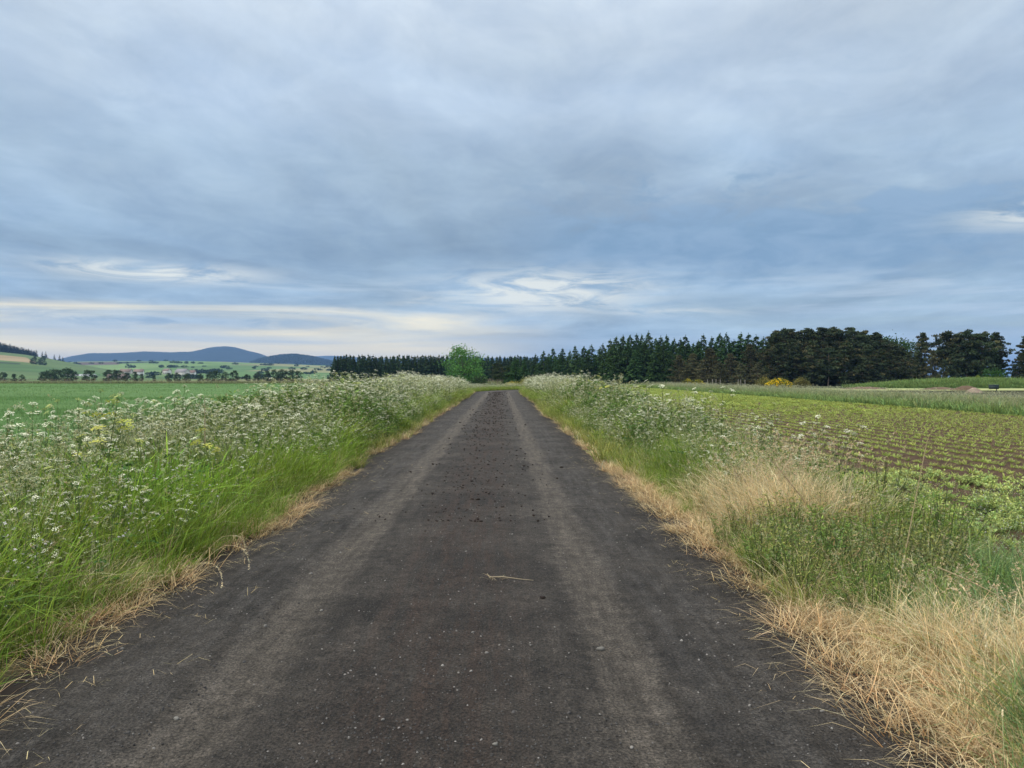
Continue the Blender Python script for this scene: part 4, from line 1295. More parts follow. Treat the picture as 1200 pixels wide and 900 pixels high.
def pine(h=11.0, rad=2.0, col=NEED_D, bare=.3, clumps=60, size=.34, dense=58, brown=.3, trunkc=(0.26, 0.20, 0.15), peak=.35):
    """layered plates of needles round a bent trunk; widest a third of the way up the crown, lumpy domed top"""
    tr = MB(); cr = MB(); lb = MB()
    bx, by = rng.normal(0, .25, 2)
    f_ = lambda q: np.array((bx * q * (1 - q) * 3, by * q * (1 - q) * 3, h * .95 * q - .1 * (1 - q)))
    tr.tube([f_(q) for q in np.linspace(0, 1, 7)], np.linspace(.17, .04, 7), trunkc, 6)
    for i in range(clumps):
        u = (i / (clumps - 1)) ** .95
        q = bare + (1 - bare) * u
        th = i * 2.39996 + rng.normal(0, .5)
        prof = (.62 + .38 * min(1, u / peak)) * (1 - max(0, (u - peak) / (1 - peak)) ** 1.7 * .86)
        Rr = rad * prof * (rng.uniform(.25, 1.0) if rng.random() < .8 else 1.25)
        p0 = f_(max(q - .04, .1)); e = f_(min(q, 1)) + np.array((math.cos(th) * Rr, math.sin(th) * Rr, rng.uniform(-.01, .03) * h))
        e[2] = min(e[2], h * .985)
        if i % 2 == 0: lb.tube(curve_pts(p0, e, -.06, 4), np.linspace(.045, .02, 4), trunkc, 4)
        cs = rng.uniform(.45, .85) * (rad / 2.2) * (1.15 - .45 * u)
        m = int(dense * rng.uniform(.7, 1.2))
        d_ = rng.normal(0, 1, (m, 3)); d_ /= np.linalg.norm(d_, axis=1, keepdims=True)
        P = e[None] + d_ * rng.uniform(.3, 1.0, (m, 1)) * np.array((cs, cs, cs * .42))[None]
        c_ = np.array(col) * (1 - brown) + np.array(NEED_B) * brown if rng.random() > brown * .7 else np.array(NEED_B)
        c_ = c_ * rng.uniform(.65, 1.4)
        cr.leaves(P, size * (cs + .35), c_, .22, aspect=.5, N=d_ * .7 + np.array((0, 0, .5)), hue=.12)
        mid = e * .45 + f_(q) * .55; m = m // 3
        P = mid[None] + rng.normal(0, 1, (m, 3)) * np.array((cs * .5, cs * .5, cs * .22))
        cr.leaves(P, size, c_, .22, aspect=.5, flat=.3)
    return [('trunk', tr.mesh('trunk', M_BARK)), ('limbs', lb.mesh('limbs', M_BARK)), ('crown', cr.mesh('crown', M_NEEDLE))]


def leafy(h=7.0, rad=3.4, col=(0.10, 0.19, 0.055), clumps=60, dense=70, size=.28, low=.15, trunkh=.25, name_tr='trunk', airy=1.0):
    tr = MB(); cr = MB(); lb = MB()
    tr.tube([(0, 0, -.1), (.05, 0, h * trunkh), (0, .05, h * .55)], [.03 * h * .6, .024 * h * .6, .01 * h * .6], (0.14, 0.12, 0.10), 7)
    for i in range(clumps):
        th = rng.random() * 6.28; q = rng.uniform(low, 1)
        env = math.sqrt(max(0.02, 1 - ((q - .42) / .62) ** 2)) * rad
        Rr = env * math.sqrt(rng.uniform(.05, 1)) * rng.uniform(.8, 1.05)
        e = np.array((math.cos(th) * Rr, math.sin(th) * Rr, h * q * rng.uniform(.9, 1.0)))
        if i % 2 == 0: lb.tube(curve_pts((0, 0, h * min(q * .6, trunkh + .2)), e, .1, 4), np.linspace(.006 * h, .002 * h, 4), (0.14, 0.12, 0.10), 4)
        cs = rng.uniform(.10, .19) * min(h, 2 * rad)
        m = int(dense * rng.uniform(.6, 1.2))
        P = e[None] + rng.normal(0, .5, (m, 3)) * np.array((cs, cs, cs * .75)) * airy
        cr.leaves(P, size, np.array(col) * rng.uniform(.82, 1.18), .2, aspect=.65, hue=.1)
    return [('trunk', tr.mesh('trunk', M_BARK)), ('limbs', lb.mesh('limbs', M_BARK)), ('crown', cr.mesh('crown', M_LEAF))]


H0 = 10.0
V_SPR = [spruce(H0, rng.uniform(2.2, 3.0)) for i in range(7)]
V_PLT = [spruce(H0, rng.uniform(2.1, 2.6), (0.044, 0.076, 0.032), per=9, levels=28, size=.6) for i in range(5)]
V_PIN = [pine(H0, rng.uniform(2.2, 2.8), bare=rng.uniform(.25, .42), clumps=80, brown=.2, peak=rng.uniform(.45, .75), size=.36) for i in range(7)]
V_PNB = [pine(H0, rng.uniform(2.7, 3.3), (0.07, 0.08, 0.042), bare=.04, clumps=80, brown=.5, peak=.15) for i in range(4)]
V_FULL = [pine(H0, rng.uniform(2.3, 2.9), (0.050, 0.075, 0.036), bare=.06, clumps=105, brown=.2, peak=rng.uniform(.2, .5), size=.36) for i in range(6)]
for q_ in V_PIN + V_PNB + V_FULL:
    for pn, me in q_:
        if pn == 'limbs': pass


ORD = ['first', 'second', 'third', 'fourth', 'fifth', 'sixth', 'seventh', 'eighth', 'ninth', 'tenth', 'eleventh', 'twelfth', 'thirteenth', 'fourteenth', 'fifteenth', 'sixteenth',
       'seventeenth', 'eighteenth', 'nineteenth', 'twentieth', 'twenty-first', 'twenty-second', 'twenty-third', 'twenty-fourth', 'twenty-fifth', 'twenty-sixth', 'twenty-seventh', 'twenty-eighth']


def ordered(lst, cut, hi, lo):
    """rows of (column, top row, ...): skyline trees and lower ones in front, each numbered from the left"""
    a = sorted([q for q in lst if q[1] <= cut(q[0])]); b = sorted([q for q in lst if q[1] > cut(q[0])])
    return [(q, hi % ORD[i]) for i, q in enumerate(a)] + [(q, lo % ORD[i]) for i, q in enumerate(b)]


def tree(S, name, label, px, py, Y, group=None, wide=1.0, cat=None, k=None):
    h = zh(py, Y) / H0
    i = int(rng.integers(0, len(S))) if k is None else k
    t_ = thing(name, label, cat or name.replace('_tree', '').replace('_', ' ') + ' tree', (wx(px, Y), Y, -.05), rng.random() * 6.28, group)
    t_.scale = (h * wide, h * wide, h)
    for pn, me in S[i]:
        o = obj(pn, me, t_)
        if pn == 'limbs': o['kind'] = 'stuff'
    return t_


# plantation left of the road
lbl = 'dark spruce in the even-topped plantation left of the bright green tree'
lbr = 'dark spruce in the even-topped plantation right of the bright green tree'
for row in range(4):
    Y = 250 + row * 3.2
    px = 391 + row * 2.4
    while px < 628:
        front = row == 0
        if not (row > 1 and 400 < px < 390):
            top = 416.8 + rng.normal(0, .8) + (.8 if px > 560 else 0) + .4 * row
            left_ = px < 545
            tree(V_PLT, 'spruce_tree', lbl if left_ else lbr, px + rng.normal(0, .8), top, Y + rng.normal(0, .6), 'spruces of the plantation ' + ('left' if left_ else 'right') + ' of the green tree', rng.uniform(1.0, 1.3))
        px += (5.2 if row < 2 else 6.5) * rng.uniform(.85, 1.15)
# spruces right of the bend
for (px, py, Y), lb in ordered(((628, 415, 215), (637, 411, 205), (648, 408, 212), (659, 408, 200), (668, 411, 208), (674, 405, 190), (684, 406, 196), (693, 404, 186), (702, 411, 192), (706, 403, 184),
                    (655, 415, 190), (689, 412, 180), (664, 417, 196), (679, 418, 184), (642, 418, 200), (698, 417, 181)), lambda p: 413.5, 'dark green spruce just right of the bend, %s treetop from its left', 'lower spruce in front just right of the bend, %s from the left'):
    tree(V_SPR, 'spruce_tree', lb, px, py, Y, 'spruces just right of the bend', rng.uniform(1.1, 1.5))
for (px, py, Y), lb in ordered(((715, 398, 176), (722, 396, 182), (730, 394, 172), (738, 393, 178), (746, 392, 170), (752, 393, 175), (760, 391, 168), (768, 396, 172), (774, 394, 166), (781, 393, 170), (790, 398, 166),
                    (797, 397, 162), (803, 393, 168), (812, 401, 164), (818, 398, 160), (824, 391, 166), (834, 393, 160), (843, 392, 164), (851, 391, 158), (860, 398, 162), (868, 390, 158), (877, 392, 160),
                    (886, 392, 155), (719, 404, 168), (735, 402, 164), (755, 401, 162), (778, 402, 158), (797, 405, 156), (744, 408, 160), (766, 410, 157), (787, 411, 154), (725, 411, 163), (709, 409, 170),
                    (750, 399, 166), (895, 394, 158), (905, 394, 160)), lambda p: 400.5, 'tall pointed spruce of the dense belt, %s treetop from its left', 'shorter spruce at the front of the dense belt, %s from the left'):
    tree(V_SPR, 'spruce_tree', lb, px, py + rng.normal(0, 1.0), Y, 'pointed spruces of the right belt', rng.uniform(1.1, 1.5))
# interior of the belt: what closes the gaps between the front trees
for i in range(34):
    px = 625 + i * 8.6 + rng.normal(0, 2)
    Y = np.interp(px, [620, 800, 920], [222, 176, 165]) + rng.uniform(4, 12)
    tree(V_SPR, 'spruce_tree', 'shaded spruce inside the belt, showing dark between the front trees', px, np.interp(px, [620, 650, 700, 720, 780, 900], [421, 416, 413, 403, 402, 400]) + rng.normal(0, 2), Y, 'shaded spruces inside the belt', 1.25)
# brown tinted lower pines at the field side
for (px, py, Y), lb in zip(((795, 415, 147), (812, 413, 144), (832, 407, 143), (856, 413, 141), (878, 402, 141), (900, 408, 139), (843, 424, 138), (868, 425, 137), (889, 424, 136), (822, 425, 140), (805, 428, 143)),
                           ('leftmost brown tinted pine at the foot of the spruces', 'brownish pine second from the left end of the brown ones', 'tallest brown pine under the pointed spruces', 'low spreading brown pine in the middle of the brown group',
                            'tall brown pine right of the middle of the brown group', 'brown pine that joins the taller dark pines', 'short brown pine in front, left of the middle', 'short brown pine in front, right of the middle',
                            'short brown pine nearest the yellow gorse', 'small brown pine in front of the second one', 'smallest brown pine at the left end')):
    tree(V_PNB, 'pine_tree', lb, px, py, Y, 'brown tinted pines at the field side', 1.0 if py < 420 else 1.2)
# tall dark pines
tp = [(908, 386, 142, 'F'), (917, 384, 146, 'P'), (926, 384, 141, 'F'), (936, 386, 145, 'P'), (947, 383, 142, 'F'), (956, 387, 147, 'P'), (964, 382, 141, 'P'), (975, 382, 144, 'F'), (984, 385, 140, 'P'),
      (996, 380.5, 142, 'P'), (1006, 387, 144, 'F'), (1012, 386, 139, 'P'), (1021, 391, 142, 'F'), (1028, 388, 140, 'P'), (1037, 396, 141, 'F'), (1046, 401, 138, 'F'), (1057, 405, 140, 'F'), (931, 396, 137, 'F'),
      (952, 398, 136, 'F'), (970, 405, 136, 'P'), (990, 398, 135, 'F'), (1018, 403, 134, 'F'), (1033, 406, 133, 'F'), (913, 400, 137, 'F'), (1064, 414, 136, 'F'), (1050, 416, 134, 'F')]
for (px, py, Y, kd), lb in ordered(tp, lambda p: 391.5 if p < 1025 else 402, 'tall dark pine of the solid middle stand, %s treetop from its left', 'lower dark pine at the front of the middle stand, %s from the left'):
    tree(V_FULL if kd == 'F' else V_PIN, 'pine_tree', lb, px, py, Y, 'tall pines of the middle stand', 1.0)
for (px, py, Y, S_, wd_, lb) in ((1081, 388, 132, V_FULL, .72, 'narrow pointed pine standing apart left of the gap'), (1092, 409, 128, V_PNB, .75, 'brown conical pine right of the narrow pointed one'),
                              (1074, 420, 130, V_FULL, .8, 'low dark pine left of the narrow pointed one'),
                              (1110, 386, 130, V_PIN, 1.0, 'leftmost tall pine of the right hand clump'), (1122, 389, 133, V_FULL, .9, 'pine behind the leftmost tall one of the right clump'),
                              (1132, 385, 128, V_PIN, 1.0, 'pine with a pale bent trunk in the right hand clump'), (1145, 389, 131, V_FULL, .9, 'dense pine in the middle of the right hand clump'),
                              (1152, 387, 128, V_PIN, 1.0, 'pine with a straight pale trunk above the round green bush'), (1166, 388, 130, V_PIN, 1.0, 'rightmost tall pine of the clump, beside the sky gap'),
                              (1118, 412, 127, V_PIN, .9, 'shorter pine in the shade of the right clump'), (1106, 420, 126, V_FULL, .7, 'low dark pine at the left foot of the right clump'),
                              (1172, 410, 134, V_FULL, .7, 'short pine under the rightmost tall one'), (1205, 392, 128, V_FULL, 1.0, 'pine cut off by the right frame edge'), (1196, 412, 131, V_FULL, .8, 'lower pine beside the one cut off by the frame'),
                              (1188, 432, 150, V_FULL, .8, 'small distant pine seen through the gap at the right')):
    tree(S_, 'pine_tree', lb, px, py, Y, None, wd_)
# deciduous
V_DEC = [leafy(H0, 5.0, (0.095, 0.20, 0.05), 100, 70, .34, low=.05)]
V_DEC2 = [leafy(H0, 4.2, (0.055, 0.11, 0.03), 60, 60, .4)]
tree(V_DEC, 'deciduous_tree', 'bright green round tree in front of the dark plantation', 543, 406.5, 128, None, 1.12, 'tree')
tree(V_DEC2, 'deciduous_tree', 'fresh green crown showing behind the dark pines, left one', 1042, 395, 150, None, 1.0, 'tree')
tree(V_DEC2, 'deciduous_tree', 'fresh green crown showing behind the dark pines, right one', 1060, 399, 150, None, .9, 'tree')
tree(V_PIN, 'pine_tree', 'small brownish pine on the grass behind the bend', 583, 424, 122, None, 1.1, 'pine tree')
tree(V_SPR, 'spruce_tree', 'dark green young spruce standing alone behind the bend', 604, 417, 140, None, 1.35, 'spruce tree')
tree(V_SPR, 'spruce_tree', 'second young spruce half hidden left of the lone one', 597, 424, 146, None, 1.35, 'spruce tree')
tree(V_SPR, 'spruce_tree', 'smaller dark spruce right of the lone one behind the bend', 614, 420, 150, None, 1.3, 'spruce tree')

# bushes
def bush_parts(rad, h, col, dense=50, clumps=30, size=.16, fl=None):
    cr = MB(); st = MB()
    for i in range(clumps):
        th = rng.random() * 6.28; q = rng.uniform(.1, 1); rr_ = rad * math.sqrt(max(.05, 1 - (q - .3) ** 2 / .55)) * math.sqrt(rng.random())
        e = np.array((math.cos(th) * rr_, math.sin(th) * rr_, q * h * .92))
        if i % 3 == 0: st.tube([(0, 0, -.05), e * .5 + np.array((0, 0, .02)), e], [.03, .02, .01], (0.12, 0.1, 0.08), 4)
        P = e[None] + rng.normal(0, .22 * min(rad, h), (dense, 3)) * np.array((1, 1, .8)); P[:, 2] = np.abs(P[:, 2])
        cr.leaves(P, size, np.array(col) * rng.uniform(.8, 1.2), .2, aspect=.6)
    ps = [('stems', st.mesh('stems', M_BARK)), ('foliage', cr.mesh('foliage', M_LEAF))]
    if fl is not None:
        fb = MB(); n = 700
        th = rng.random(n) * 6.28; q = rng.random(n) ** .7; rr_ = rad * np.sqrt(np.clip(1 - q ** 2, 0, 1)) * rng.uniform(.6, 1.2, n); q = q * (.75 + .5 * vnoise(th * 1.6, rr_ * 0, .5, 7))
        fb.leaves(np.stack([np.cos(th) * rr_, np.sin(th) * rr_, q * h * 1.02 + .04], 1), size * .85, fl, .1, aspect=.8)
        ps.append(('blossom', fb.mesh('blossom', M_PETAL)))
    return ps


def bush(name, label, cat, px, Y, rad, h, col, fl=None, size=.16, group=None, z=0, **kw):
    t_ = thing(name, label, cat, (wx(px, Y), Y, z), rng.random() * 6, group)
    for pn, me in bush_parts(rad, h, col, fl=fl, size=size, **kw):
        o = obj(pn, me, t_)
        if pn in ('blossom', 'stems'): o['kind'] = 'stuff'
    return t_


YEL = (0.85, 0.62, 0.02)
bush('green_bush', 'round mid-green bush under the right hand pines', 'bush', 1163, 116, 2.1, 2.6, (0.05, 0.12, 0.025), size=.22, clumps=50)
bush('pale_bush', 'small yellow green bush by the pale pine trunk', 'bush', 1146, 117, .55, 2.0, (0.22, 0.28, 0.05))
bush('gorse_bush', 'brightest yellow gorse bush at the far edge of the right field', 'gorse', 912, 108, 1.9, 1.25, (0.09, 0.13, 0.03), YEL)
bush('gorse_bush', 'dull half-flowered gorse left of the brightest one', 'gorse', 896, 112, 1.3, 1.35, (0.12, 0.12, 0.04), (0.30, 0.25, 0.05))
bush('gorse_bush', 'dull olive gorse right of the brightest one', 'gorse', 938, 112, 1.4, 1.3, (0.13, 0.13, 0.04), (0.26, 0.24, 0.06))
bush('gorse_bush', 'low yellow gorse left end, under the brown pines', 'gorse', 806, 128, 1.0, 1.1, (0.10, 0.12, 0.03), (0.45, 0.36, 0.04))
bush('gorse_bush', 'low yellow gorse next to the left end one', 'gorse', 818, 127, 1.2, 1.0, (0.10, 0.12, 0.03), (0.48, 0.38, 0.04))
bush('gorse_bush', 'small yellow gorse at the foot of the brown conical pine', 'gorse', 1096, 116, .55, 1.0, (0.10, 0.12, 0.03), YEL)
bush('gorse_bush', 'yellow gorse at the bend where the track disappears', 'gorse', 602, 108, 1.6, .8, (0.16, 0.17, 0.04), (0.50, 0.40, 0.06))
bush('gorse_bush', 'yellow flowered bush above the right verge by the bend', 'gorse', 621, 100, 1.5, 1.35, (0.16, 0.17, 0.05), (0.44, 0.38, 0.10))
bush('green_bush', 'low dark bush at the foot of the bright green tree', 'bush', 562, 118, 1.6, 1.5, (0.045, 0.08, 0.03), size=.22)
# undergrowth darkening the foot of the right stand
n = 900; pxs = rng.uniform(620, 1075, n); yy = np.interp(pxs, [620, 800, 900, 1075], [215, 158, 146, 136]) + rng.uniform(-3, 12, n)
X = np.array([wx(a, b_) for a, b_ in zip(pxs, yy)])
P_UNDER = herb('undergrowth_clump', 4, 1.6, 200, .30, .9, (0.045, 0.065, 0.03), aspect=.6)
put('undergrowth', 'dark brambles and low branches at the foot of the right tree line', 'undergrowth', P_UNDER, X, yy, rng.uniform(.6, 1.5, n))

# trees beyond the left field: (column, top row, depth, kind)
V_FAR = [leafy(H0, rng.uniform(4.2, 5.4), (0.05, 0.08, 0.038), 40, 46, .75, low=.03) for i in range(5)]
fl_ = [(4, 435, 1.1, 'bush in shadow at the left frame edge beyond the field'), (16, 437, 1.0, 'low bush next to the one at the left frame edge'), (26, 438, .9, 'smallest bush at the left beyond the field'),
       (52, 434, 1.1, 'left end tree of the long dark clump beyond the field'), (60, 432, 1.2, 'second tree of the long dark clump'), (69, 431.5, 1.1, 'third tree of the long dark clump'), (79, 431, 1.1, 'right end tree of the long dark clump'),
       (86, 433, .8, 'small tree leaning on the long dark clump'), (105, 432, 1.15, 'lone round tree right of the long clump'), (128, 432.5, 1.2, 'left tree of the square dark pair'), (138, 432, 1.1, 'right tree of the square dark pair'),
       (149, 435, .7, 'slim tree right of the square dark pair'), (158, 434.5, .8, 'small tree in front of the hamlet'), (166, 436.5, .6, 'tiny tree in front of the hamlet'), (181, 438, .7, 'tiny lone tree in the meadow'),
       (198, 436, .8, 'small pine-like tree before the pale houses'), (208, 435.5, .9, 'left of two trees before the pale houses'), (219, 436, .9, 'right of two trees before the pale houses'),
       (235, 437, .8, 'small tree in the gap right of the houses'), (246, 434.5, .9, 'first tree of the second dark clump'), (254, 433.5, 1.0, 'second tree of the second dark clump'), (264, 435, .9, 'lowest tree of the second dark clump'),
       (274, 433, 1.0, 'tree with a pointed top in the second dark clump'), (290, 437, .8, 'small tree between the dark clumps'), (302, 435, .9, 'tree left of the dark copse under the knoll'),
       (313, 433.5, .9, 'first tree of the copse under the knoll'), (323, 432.5, 1.0, 'second tree of the copse under the knoll'), (332, 432, 1.0, 'third tree of the copse under the knoll'), (341, 432.5, 1.0, 'fourth tree of the copse under the knoll'),
       (350, 433, .9, 'right end tree of the copse under the knoll')]
for px, py, wd_, lb in fl_:
    tree(V_FAR, 'distant_tree', lb, px, py + 1.3, 300 + rng.uniform(-20, 20), 'trees beyond the left field', wd_ * 1.1, 'tree')


# ridge wood, hill pines and distant woods
def hill_z(px, D):
    X_, D_, Z_, P_ = NHX
    j = np.argmin(np.abs(D_[:, 0] - D)); i = np.argmin(np.abs(P_[0] - px))
    return float(Z_[j, i])


V_HILL = [spruce(H0, 2.6, (0.030, 0.048, 0.028), levels=12, per=6, size=1.0) for i in range(3)]
M_WOOD = [merge_me[1][1] for merge_me in V_HILL]
n = 620; pxs = rng.uniform(-70, 42, n); Dn = rng.uniform(1020, 1190, n)
Z_ = np.array([hill_z(a, b_) for a, b_ in zip(pxs, Dn)]); X = np.array([wx(a, b_) for a, b_ in zip(pxs, Dn)])
hs = np.interp(pxs, [-70, 0, 20, 42], [1.5, 1.25, 1.0, .75]) * rng.uniform(.75, 1.15, n)
put('ridge_wood', 'dark wood along the ridge of the left hill', 'wood', M_WOOD, X, Dn, hs, z=Z_, tilt=.02)
for px, h_, lb in ((43, 9, 'first tree right of the ridge wood'), (50, 8, 'tree pair left member on the ridge'), (54, 9, 'tree pair right member on the ridge'), (64, 7, 'round ridge tree before the last ones'), (70, 8, 'last but one tree down the ridge'), (74, 6, 'last tree down the ridge of the left hill')):
    D = 1090; t_ = thing('ridge_tree', lb, 'tree', (wx(px, D), D, hill_z(px, D) - .3), rng.random() * 6, 'single trees on the left ridge', h_ / H0 * 1.2)
    for pn, me in V_HILL[int(rng.integers(0, 3))]: obj(pn, me, t_)
for px, f__, lb in ((40, 1.2, 'left tree of the pair on the slope of the left hill'), (50, 1.4, 'right tree of the pair on the slope of the left hill')):
    D = 760; t_ = thing('slope_tree', lb, 'tree', (wx(px, D), D, hill_z(px, D) - .3), 0, None, f__ * .62)
    for pn, me in V_FAR[0]:
        o = obj(pn, me, t_)
        if pn == 'limbs': o['kind'] = 'stuff'
# hedges and copses on the valley floor
n = 1500
pxs = rng.uniform(80, 400, n); Dn = rng.uniform(620, 1900, n)
k = (fbm(pxs * 3, Dn, 45, 91, 2) > .80) | ((np.abs(((Dn - 640) % 310) - 8) < 10) & (vnoise(pxs, Dn, 25, 5) > .45))
k |= (pxs > 228) & (pxs < 262) & (Dn > 900) & (Dn < 1050)
pxs, Dn = pxs[k], Dn[k]
VX = np.array([wx(a, b_) for a, b_ in zip(pxs, Dn)])
prof = [(-160, 430), (0, 428), (90, 425), (140, 424.5), (200, 424), (260, 425), (330, 427), (400, 430), (470, 434)]


def valley_z(px, D):
    f__ = np.clip((D - 520) / (2300 - 520), 0, 1); f__ = f__ * f__ * (3 - 2 * f__)
    return -0.6 + ((HZ - interp(prof, px)) / 873 * 2300 + EYE + .6) * f__


P_COPSE = []
for i in range(3):
    mb = MB(); m = 130; d_ = rng.normal(0, 1, (m, 3)); d_ /= np.linalg.norm(d_, axis=1, keepdims=True); P = d_ * rng.uniform(.5, 1, (m, 1)) * np.array((9.0, 4.5, 2.7)); P[:, 2] += 2.4
    mb.leaves(P, 1.8, (0.035, 0.058, 0.030), .2, aspect=.7); P_COPSE.append(mb.mesh('copse_crown', M_NEEDLE))
put('valley_copses', 'hedges and dark copses dotted over the valley meadows', 'wood', P_COPSE, VX, Dn, rng.uniform(.5, 1.1, len(VX)), z=valley_z(pxs, Dn) - .6, tilt=.02)
# forest texture on the knoll
n = 1500; pxs = rng.uniform(296, 398, n); Dn = rng.uniform(3150, 3560, n)
kp = [(262, 442), (282, 430), (300, 424), (314, 420), (328, 418), (342, 416.6), (354, 417.6), (370, 420.5), (388, 425), (405, 431), (440, 442)]
f__ = np.clip((Dn - 2700) / 800, 0, 1); f__ = f__ * f__ * (3 - 2 * f__)
kz = -0.6 + ((HZ - interp(kp, pxs)) / 873 * 3500 + EYE + .6) * f__
put('knoll_forest', 'forest covering the wooded knoll', 'wood', P_COPSE, np.array([wx(a, b_) for a, b_ in zip(pxs, Dn)]), Dn, rng.uniform(1.4, 2.6, n), z=kz - 3, tilt=.02)


# ------------------------------------------------------------------ buildings and furniture
def house(label, px, D, wdt, dep, eave, ridge, wallc, roofc, z, rz=0.0):
    t_ = thing('house', label, 'house', (wx(px, D), D, z), rz)
    wb = MB(); hw, hd = wdt / 2, dep / 2
    wb.box(-hw, hw, -hd, hd, -1, eave, wallc)
    wb.add([(-hw, -hd, eave), (-hw, hd, eave), (-hw, 0, ridge - .1), (hw, -hd, eave), (hw, hd, eave), (hw, 0, ridge - .1)], [(0, 1, 2), (3, 5, 4)], wallc)
    obj('wall', wb.mesh('wall', M_PAINT), t_)
    rb = MB(); o_ = .35
    for s_ in (-1, 1):
        rb.quad([(-hw - o_, s_ * (hd + o_), eave - .1), (hw + o_, s_ * (hd + o_), eave - .1), (hw + o_, 0, ridge), (-hw - o_, 0, ridge),
                 (-hw - o_, s_ * (hd + o_), eave + .1), (hw + o_, s_ * (hd + o_), eave + .1), (hw + o_, 0, ridge + .2), (-hw - o_, 0, ridge + .2)],
                [(0, 1, 2, 3), (4, 5, 6, 7), (0, 1, 5, 4), (1, 2, 6, 5), (3, 0, 4, 7)], roofc)
    rf = obj('roof', rb.mesh('roof', M_PAINT), t_)
    cb = MB(); cb.box(hw * .4, hw * .4 + .7, -.35, .35, ridge - .6, ridge + .9, (0.3, 0.26, 0.22)); obj('chimney', cb.mesh('chimney', M_PAINT), rf)
    for i in range(3):
        wm = MB(); x0 = -hw * .7 + i * hw * .6; wm.box(x0, x0 + .9, -hd - .04, -hd + .02, .9, 2.2, (0.05, 0.06, 0.07)); obj('window', wm.mesh('window', M_PAINT), t_)


for lb, px, D, wd_, dp_, ev, rd, wc, rc in (
        ('pale farmhouse at the left end of the hamlet', 148, 820, 11, 8, 4.5, 7.5, (.55, .5, .42), (.22, .15, .12)),
        ('white house in the middle of the hamlet', 163, 800, 9, 7, 4.5, 7.5, (.7, .68, .62), (.25, .17, .14)),
        ('low barn with a brown roof in front of the hamlet', 139, 560, 14, 8, 2.2, 4.5, (.38, .3, .26), (.22, .16, .13)),
        ('pale house with a grey roof in the middle of the valley', 214, 780, 12, 8, 4.8, 8.0, (.6, .56, .5), (.26, .24, .24)),
        ('small white house right of the grey roofed one', 225, 800, 7, 6, 3.8, 6.2, (.68, .66, .6), (.25, .17, .14)),
        ('long pale farm shed low in the left meadow', 94, 600, 22, 9, 2.6, 4.2, (.6, .6, .55), (.45, .46, .46)),
        ('small white house high on the right of the hamlet', 196, 900, 8, 6, 4, 6.5, (.66, .62, .56), (.24, .17, .14))):
    house(lb, px, D, wd_, dp_, ev, rd, wc, rc, float(valley_z(px, D)), rng.uniform(-.4, .4))

# shed among the pine trunks
t_ = thing('shed', 'low shed with a pale blue-grey roof among the pine trunks', 'shed', (wx(968, 150), 150, 0), .15)
mb = MB(); mb.box(-1.1, 1.1, -1, 1, -.1, 2.0, (0.05, 0.05, 0.045)); obj('wall', mb.mesh('wall', M_PAINT), t_)
mb = MB(); mb.quad([(-1.25, -1.3, 1.9), (1.25, -1.3, 1.9), (1.25, 1.3, 2.6), (-1.25, 1.3, 2.6), (-1.25, -1.3, 2.0), (1.25, -1.3, 2.0), (1.25, 1.3, 2.7), (-1.25, 1.3, 2.7)],
                   [(0, 1, 2, 3), (4, 5, 6, 7), (0, 1, 5, 4), (1, 2, 6, 5), (2, 3, 7, 6), (3, 0, 4, 7)], (0.30, 0.36, 0.42)); obj('roof', mb.mesh('roof', M_PAINT), t_)
mb = MB(); mb.box(-.35, .35, -1.04, -1.0, 0, 1.7, (0.09, 0.08, 0.07)); obj('door', mb.mesh('door', M_PAINT), t_)
# box on a post
Y = 62; t_ = thing('post_box', 'dark grey box on a thin post standing in the far right margin', 'box', (wx(1164.5, Y), Y, 0), -.2)
mb = MB(); mb.box(-.32, .32, -.16, .16, .26, .58, (0.035, 0.055, 0.06)); obj('box_body', mb.mesh('box_body', M_PAINT), t_)
mb = MB(); mb.box(-.35, .35, -.19, .19, .583, .62, (0.10, 0.14, 0.16)); obj('lid', mb.mesh('lid', M_PAINT), t_)
mb = MB(); mb.box(.18, .24, -.03, .03, -.2, .258, (0.07, 0.07, 0.07)); obj('post', mb.mesh('post', M_PAINT), t_)
t_.location.z = .35
# fence posts under the brown pines
for px, Y, lb in ((829, 118, 'leftmost grey fence post'), (835, 117, 'second fence post from the left'), (839, 118, 'third fence post, close beside the second'), (844, 117, 'fourth fence post from the left'),
                  (865, 116, 'fence post left of the closest pair'), (868, 116, 'left post of the closest pair'), (873, 115, 'right post of the closest pair')):
    t_ = MB(); hgt = rng.uniform(1.15, 1.35)
    t_.tube([(0, 0, -.2), (0, 0, hgt - .05), (0, 0, hgt)], [.06, .055, .03], (0.22, 0.20, 0.17), 7)
    tag(obj('fence_post', t_.mesh('fence_post', M_BARK), None, (wx(px, Y), Y, 0)), lb + ' under the brown pines', 'fence post', 'fence posts under the brown pines')


# earth heaps, pale strip and green bank at the far right
def mound(name, label, cat, px, Y, a_, b_, h, col, kind=None, sc=.35):
    U, V = np.meshgrid(np.linspace(-1, 1, 50), np.linspace(-1, 1, 30), indexing='ij')
    r2 = U ** 2 + V ** 2
    Z = np.where(r2 < 1, (1 - r2) ** 1.2, 0) * h * (1 + .5 * (fbm(U * a_, V * b_, a_ * .35, 99, 3) - .5)) - .05
    X = U * a_; YY = V * b_
    c = np.array(col)[None, None] * (0.7 + .6 * fbm(X, YY, sc, 98, 3)[..., None])
    o = obj(name, grid_mesh(name, X, YY, Z, c, M_TERRAIN), None, (wx(px, Y), Y, 0))
    if kind: o['kind'] = kind
    else: tag(o, label, cat)
    return o


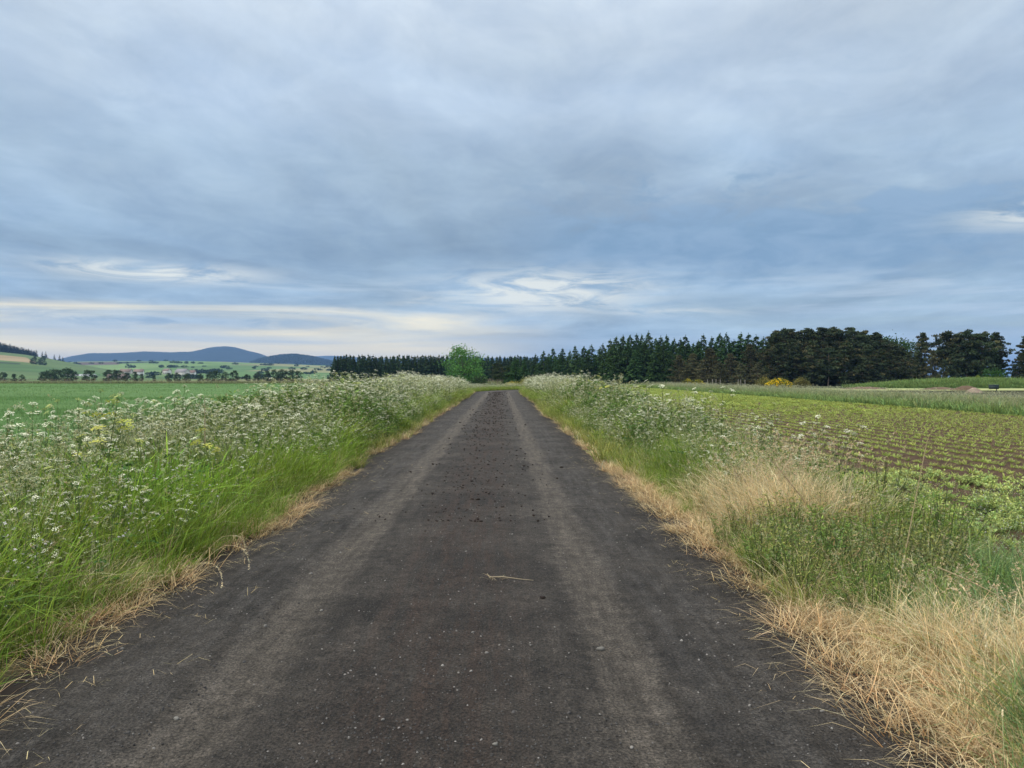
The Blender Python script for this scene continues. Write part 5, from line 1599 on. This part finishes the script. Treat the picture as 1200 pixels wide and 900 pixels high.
mound('earth_heap', 'reddish heap of earth in front of the green bank', 'heap', 1131, 88, 2.0, 1.3, .62, (0.13, 0.085, 0.055))
mound('earth_heap', 'long low heap of brown earth left of the reddish one', 'heap', 1100, 92, 3.0, 1.4, .42, (0.14, 0.10, 0.065))
mound('earth_heap', 'faint reddish heap far left in the margin', 'heap', 1012, 96, 4.0, 1.4, .4, (0.17, 0.11, 0.08))
mound('earth_heap', 'small clump of pale earth right of the reddish heap', 'heap', 1141, 80, .9, .7, .5, (0.30, 0.22, 0.17))
mound('grass_bank', '', '', 1150, 113, 22, 7, 1.2, (0.07, 0.12, 0.035), 'structure', 2.0)
mound('grass_bank', '', '', 1126, 112, 4.0, 2.2, 1.5, (0.07, 0.12, 0.035), 'structure', 2.0)
n = 2600; U = rng.uniform(-1, 1, n); V = rng.uniform(-1, .2, n); k = U ** 2 + V ** 2 < .9
hz_ = np.maximum((1 - U ** 2 - V ** 2), 0) ** 1.2 * 1.2 - .1
put('bank_grass', 'lush green grass on the bank under the right hand pines', 'grass', P_MARGG, wx(1150, 113) + U[k] * 22, 113 + V[k] * 7, rng.uniform(.9, 2.0, k.sum()), z=hz_[k])
strip('pale_meadow', 34, 130, 86, 103, 20, 20, .05, (0.36, 0.38, 0.16), .05, 5)
strip('meadow_behind_bend', lambda y: -14 + 0 * y, lambda y: 22 + 0 * y, 112, 240, 30, 60, .0, (0.16, 0.21, 0.06), .1, 6)
strip('forest_floor', lambda y: 24 + (y - 115) * .0, lambda y: y * 0 + 130, 104, 240, 30, 40, -.01, (0.06, 0.07, 0.03), .1, 6)

# ------------------------------------------------------------------ haze
mb = MB()
hx0, hx1, hy0, hy1 = -16500, 16500, -16500, 16500
mb.box(hx0, hx1, hy0, hy1, -1.7, 262, (1, 1, 1))
mh = bpy.data.materials.new('haze'); mh.use_nodes = True
t = NT(mh.node_tree); t.n.clear()
pv = t.n.new('ShaderNodeVolumePrincipled'); pv.inputs['Color'].default_value = (0.31, 0.55, 1.0, 1)
pv.inputs['Density'].default_value = 0.000125; pv.inputs['Anisotropy'].default_value = 0.0
ho = t.n.new('ShaderNodeOutputMaterial'); t.l.new(pv.outputs[0], ho.inputs['Volume'])
hz = obj('haze', mb.mesh('haze', mh)); tag(hz, 'thin blue summer haze over the valley and hills', 'haze', None, 'stuff')
print('objects', len(C.objects))
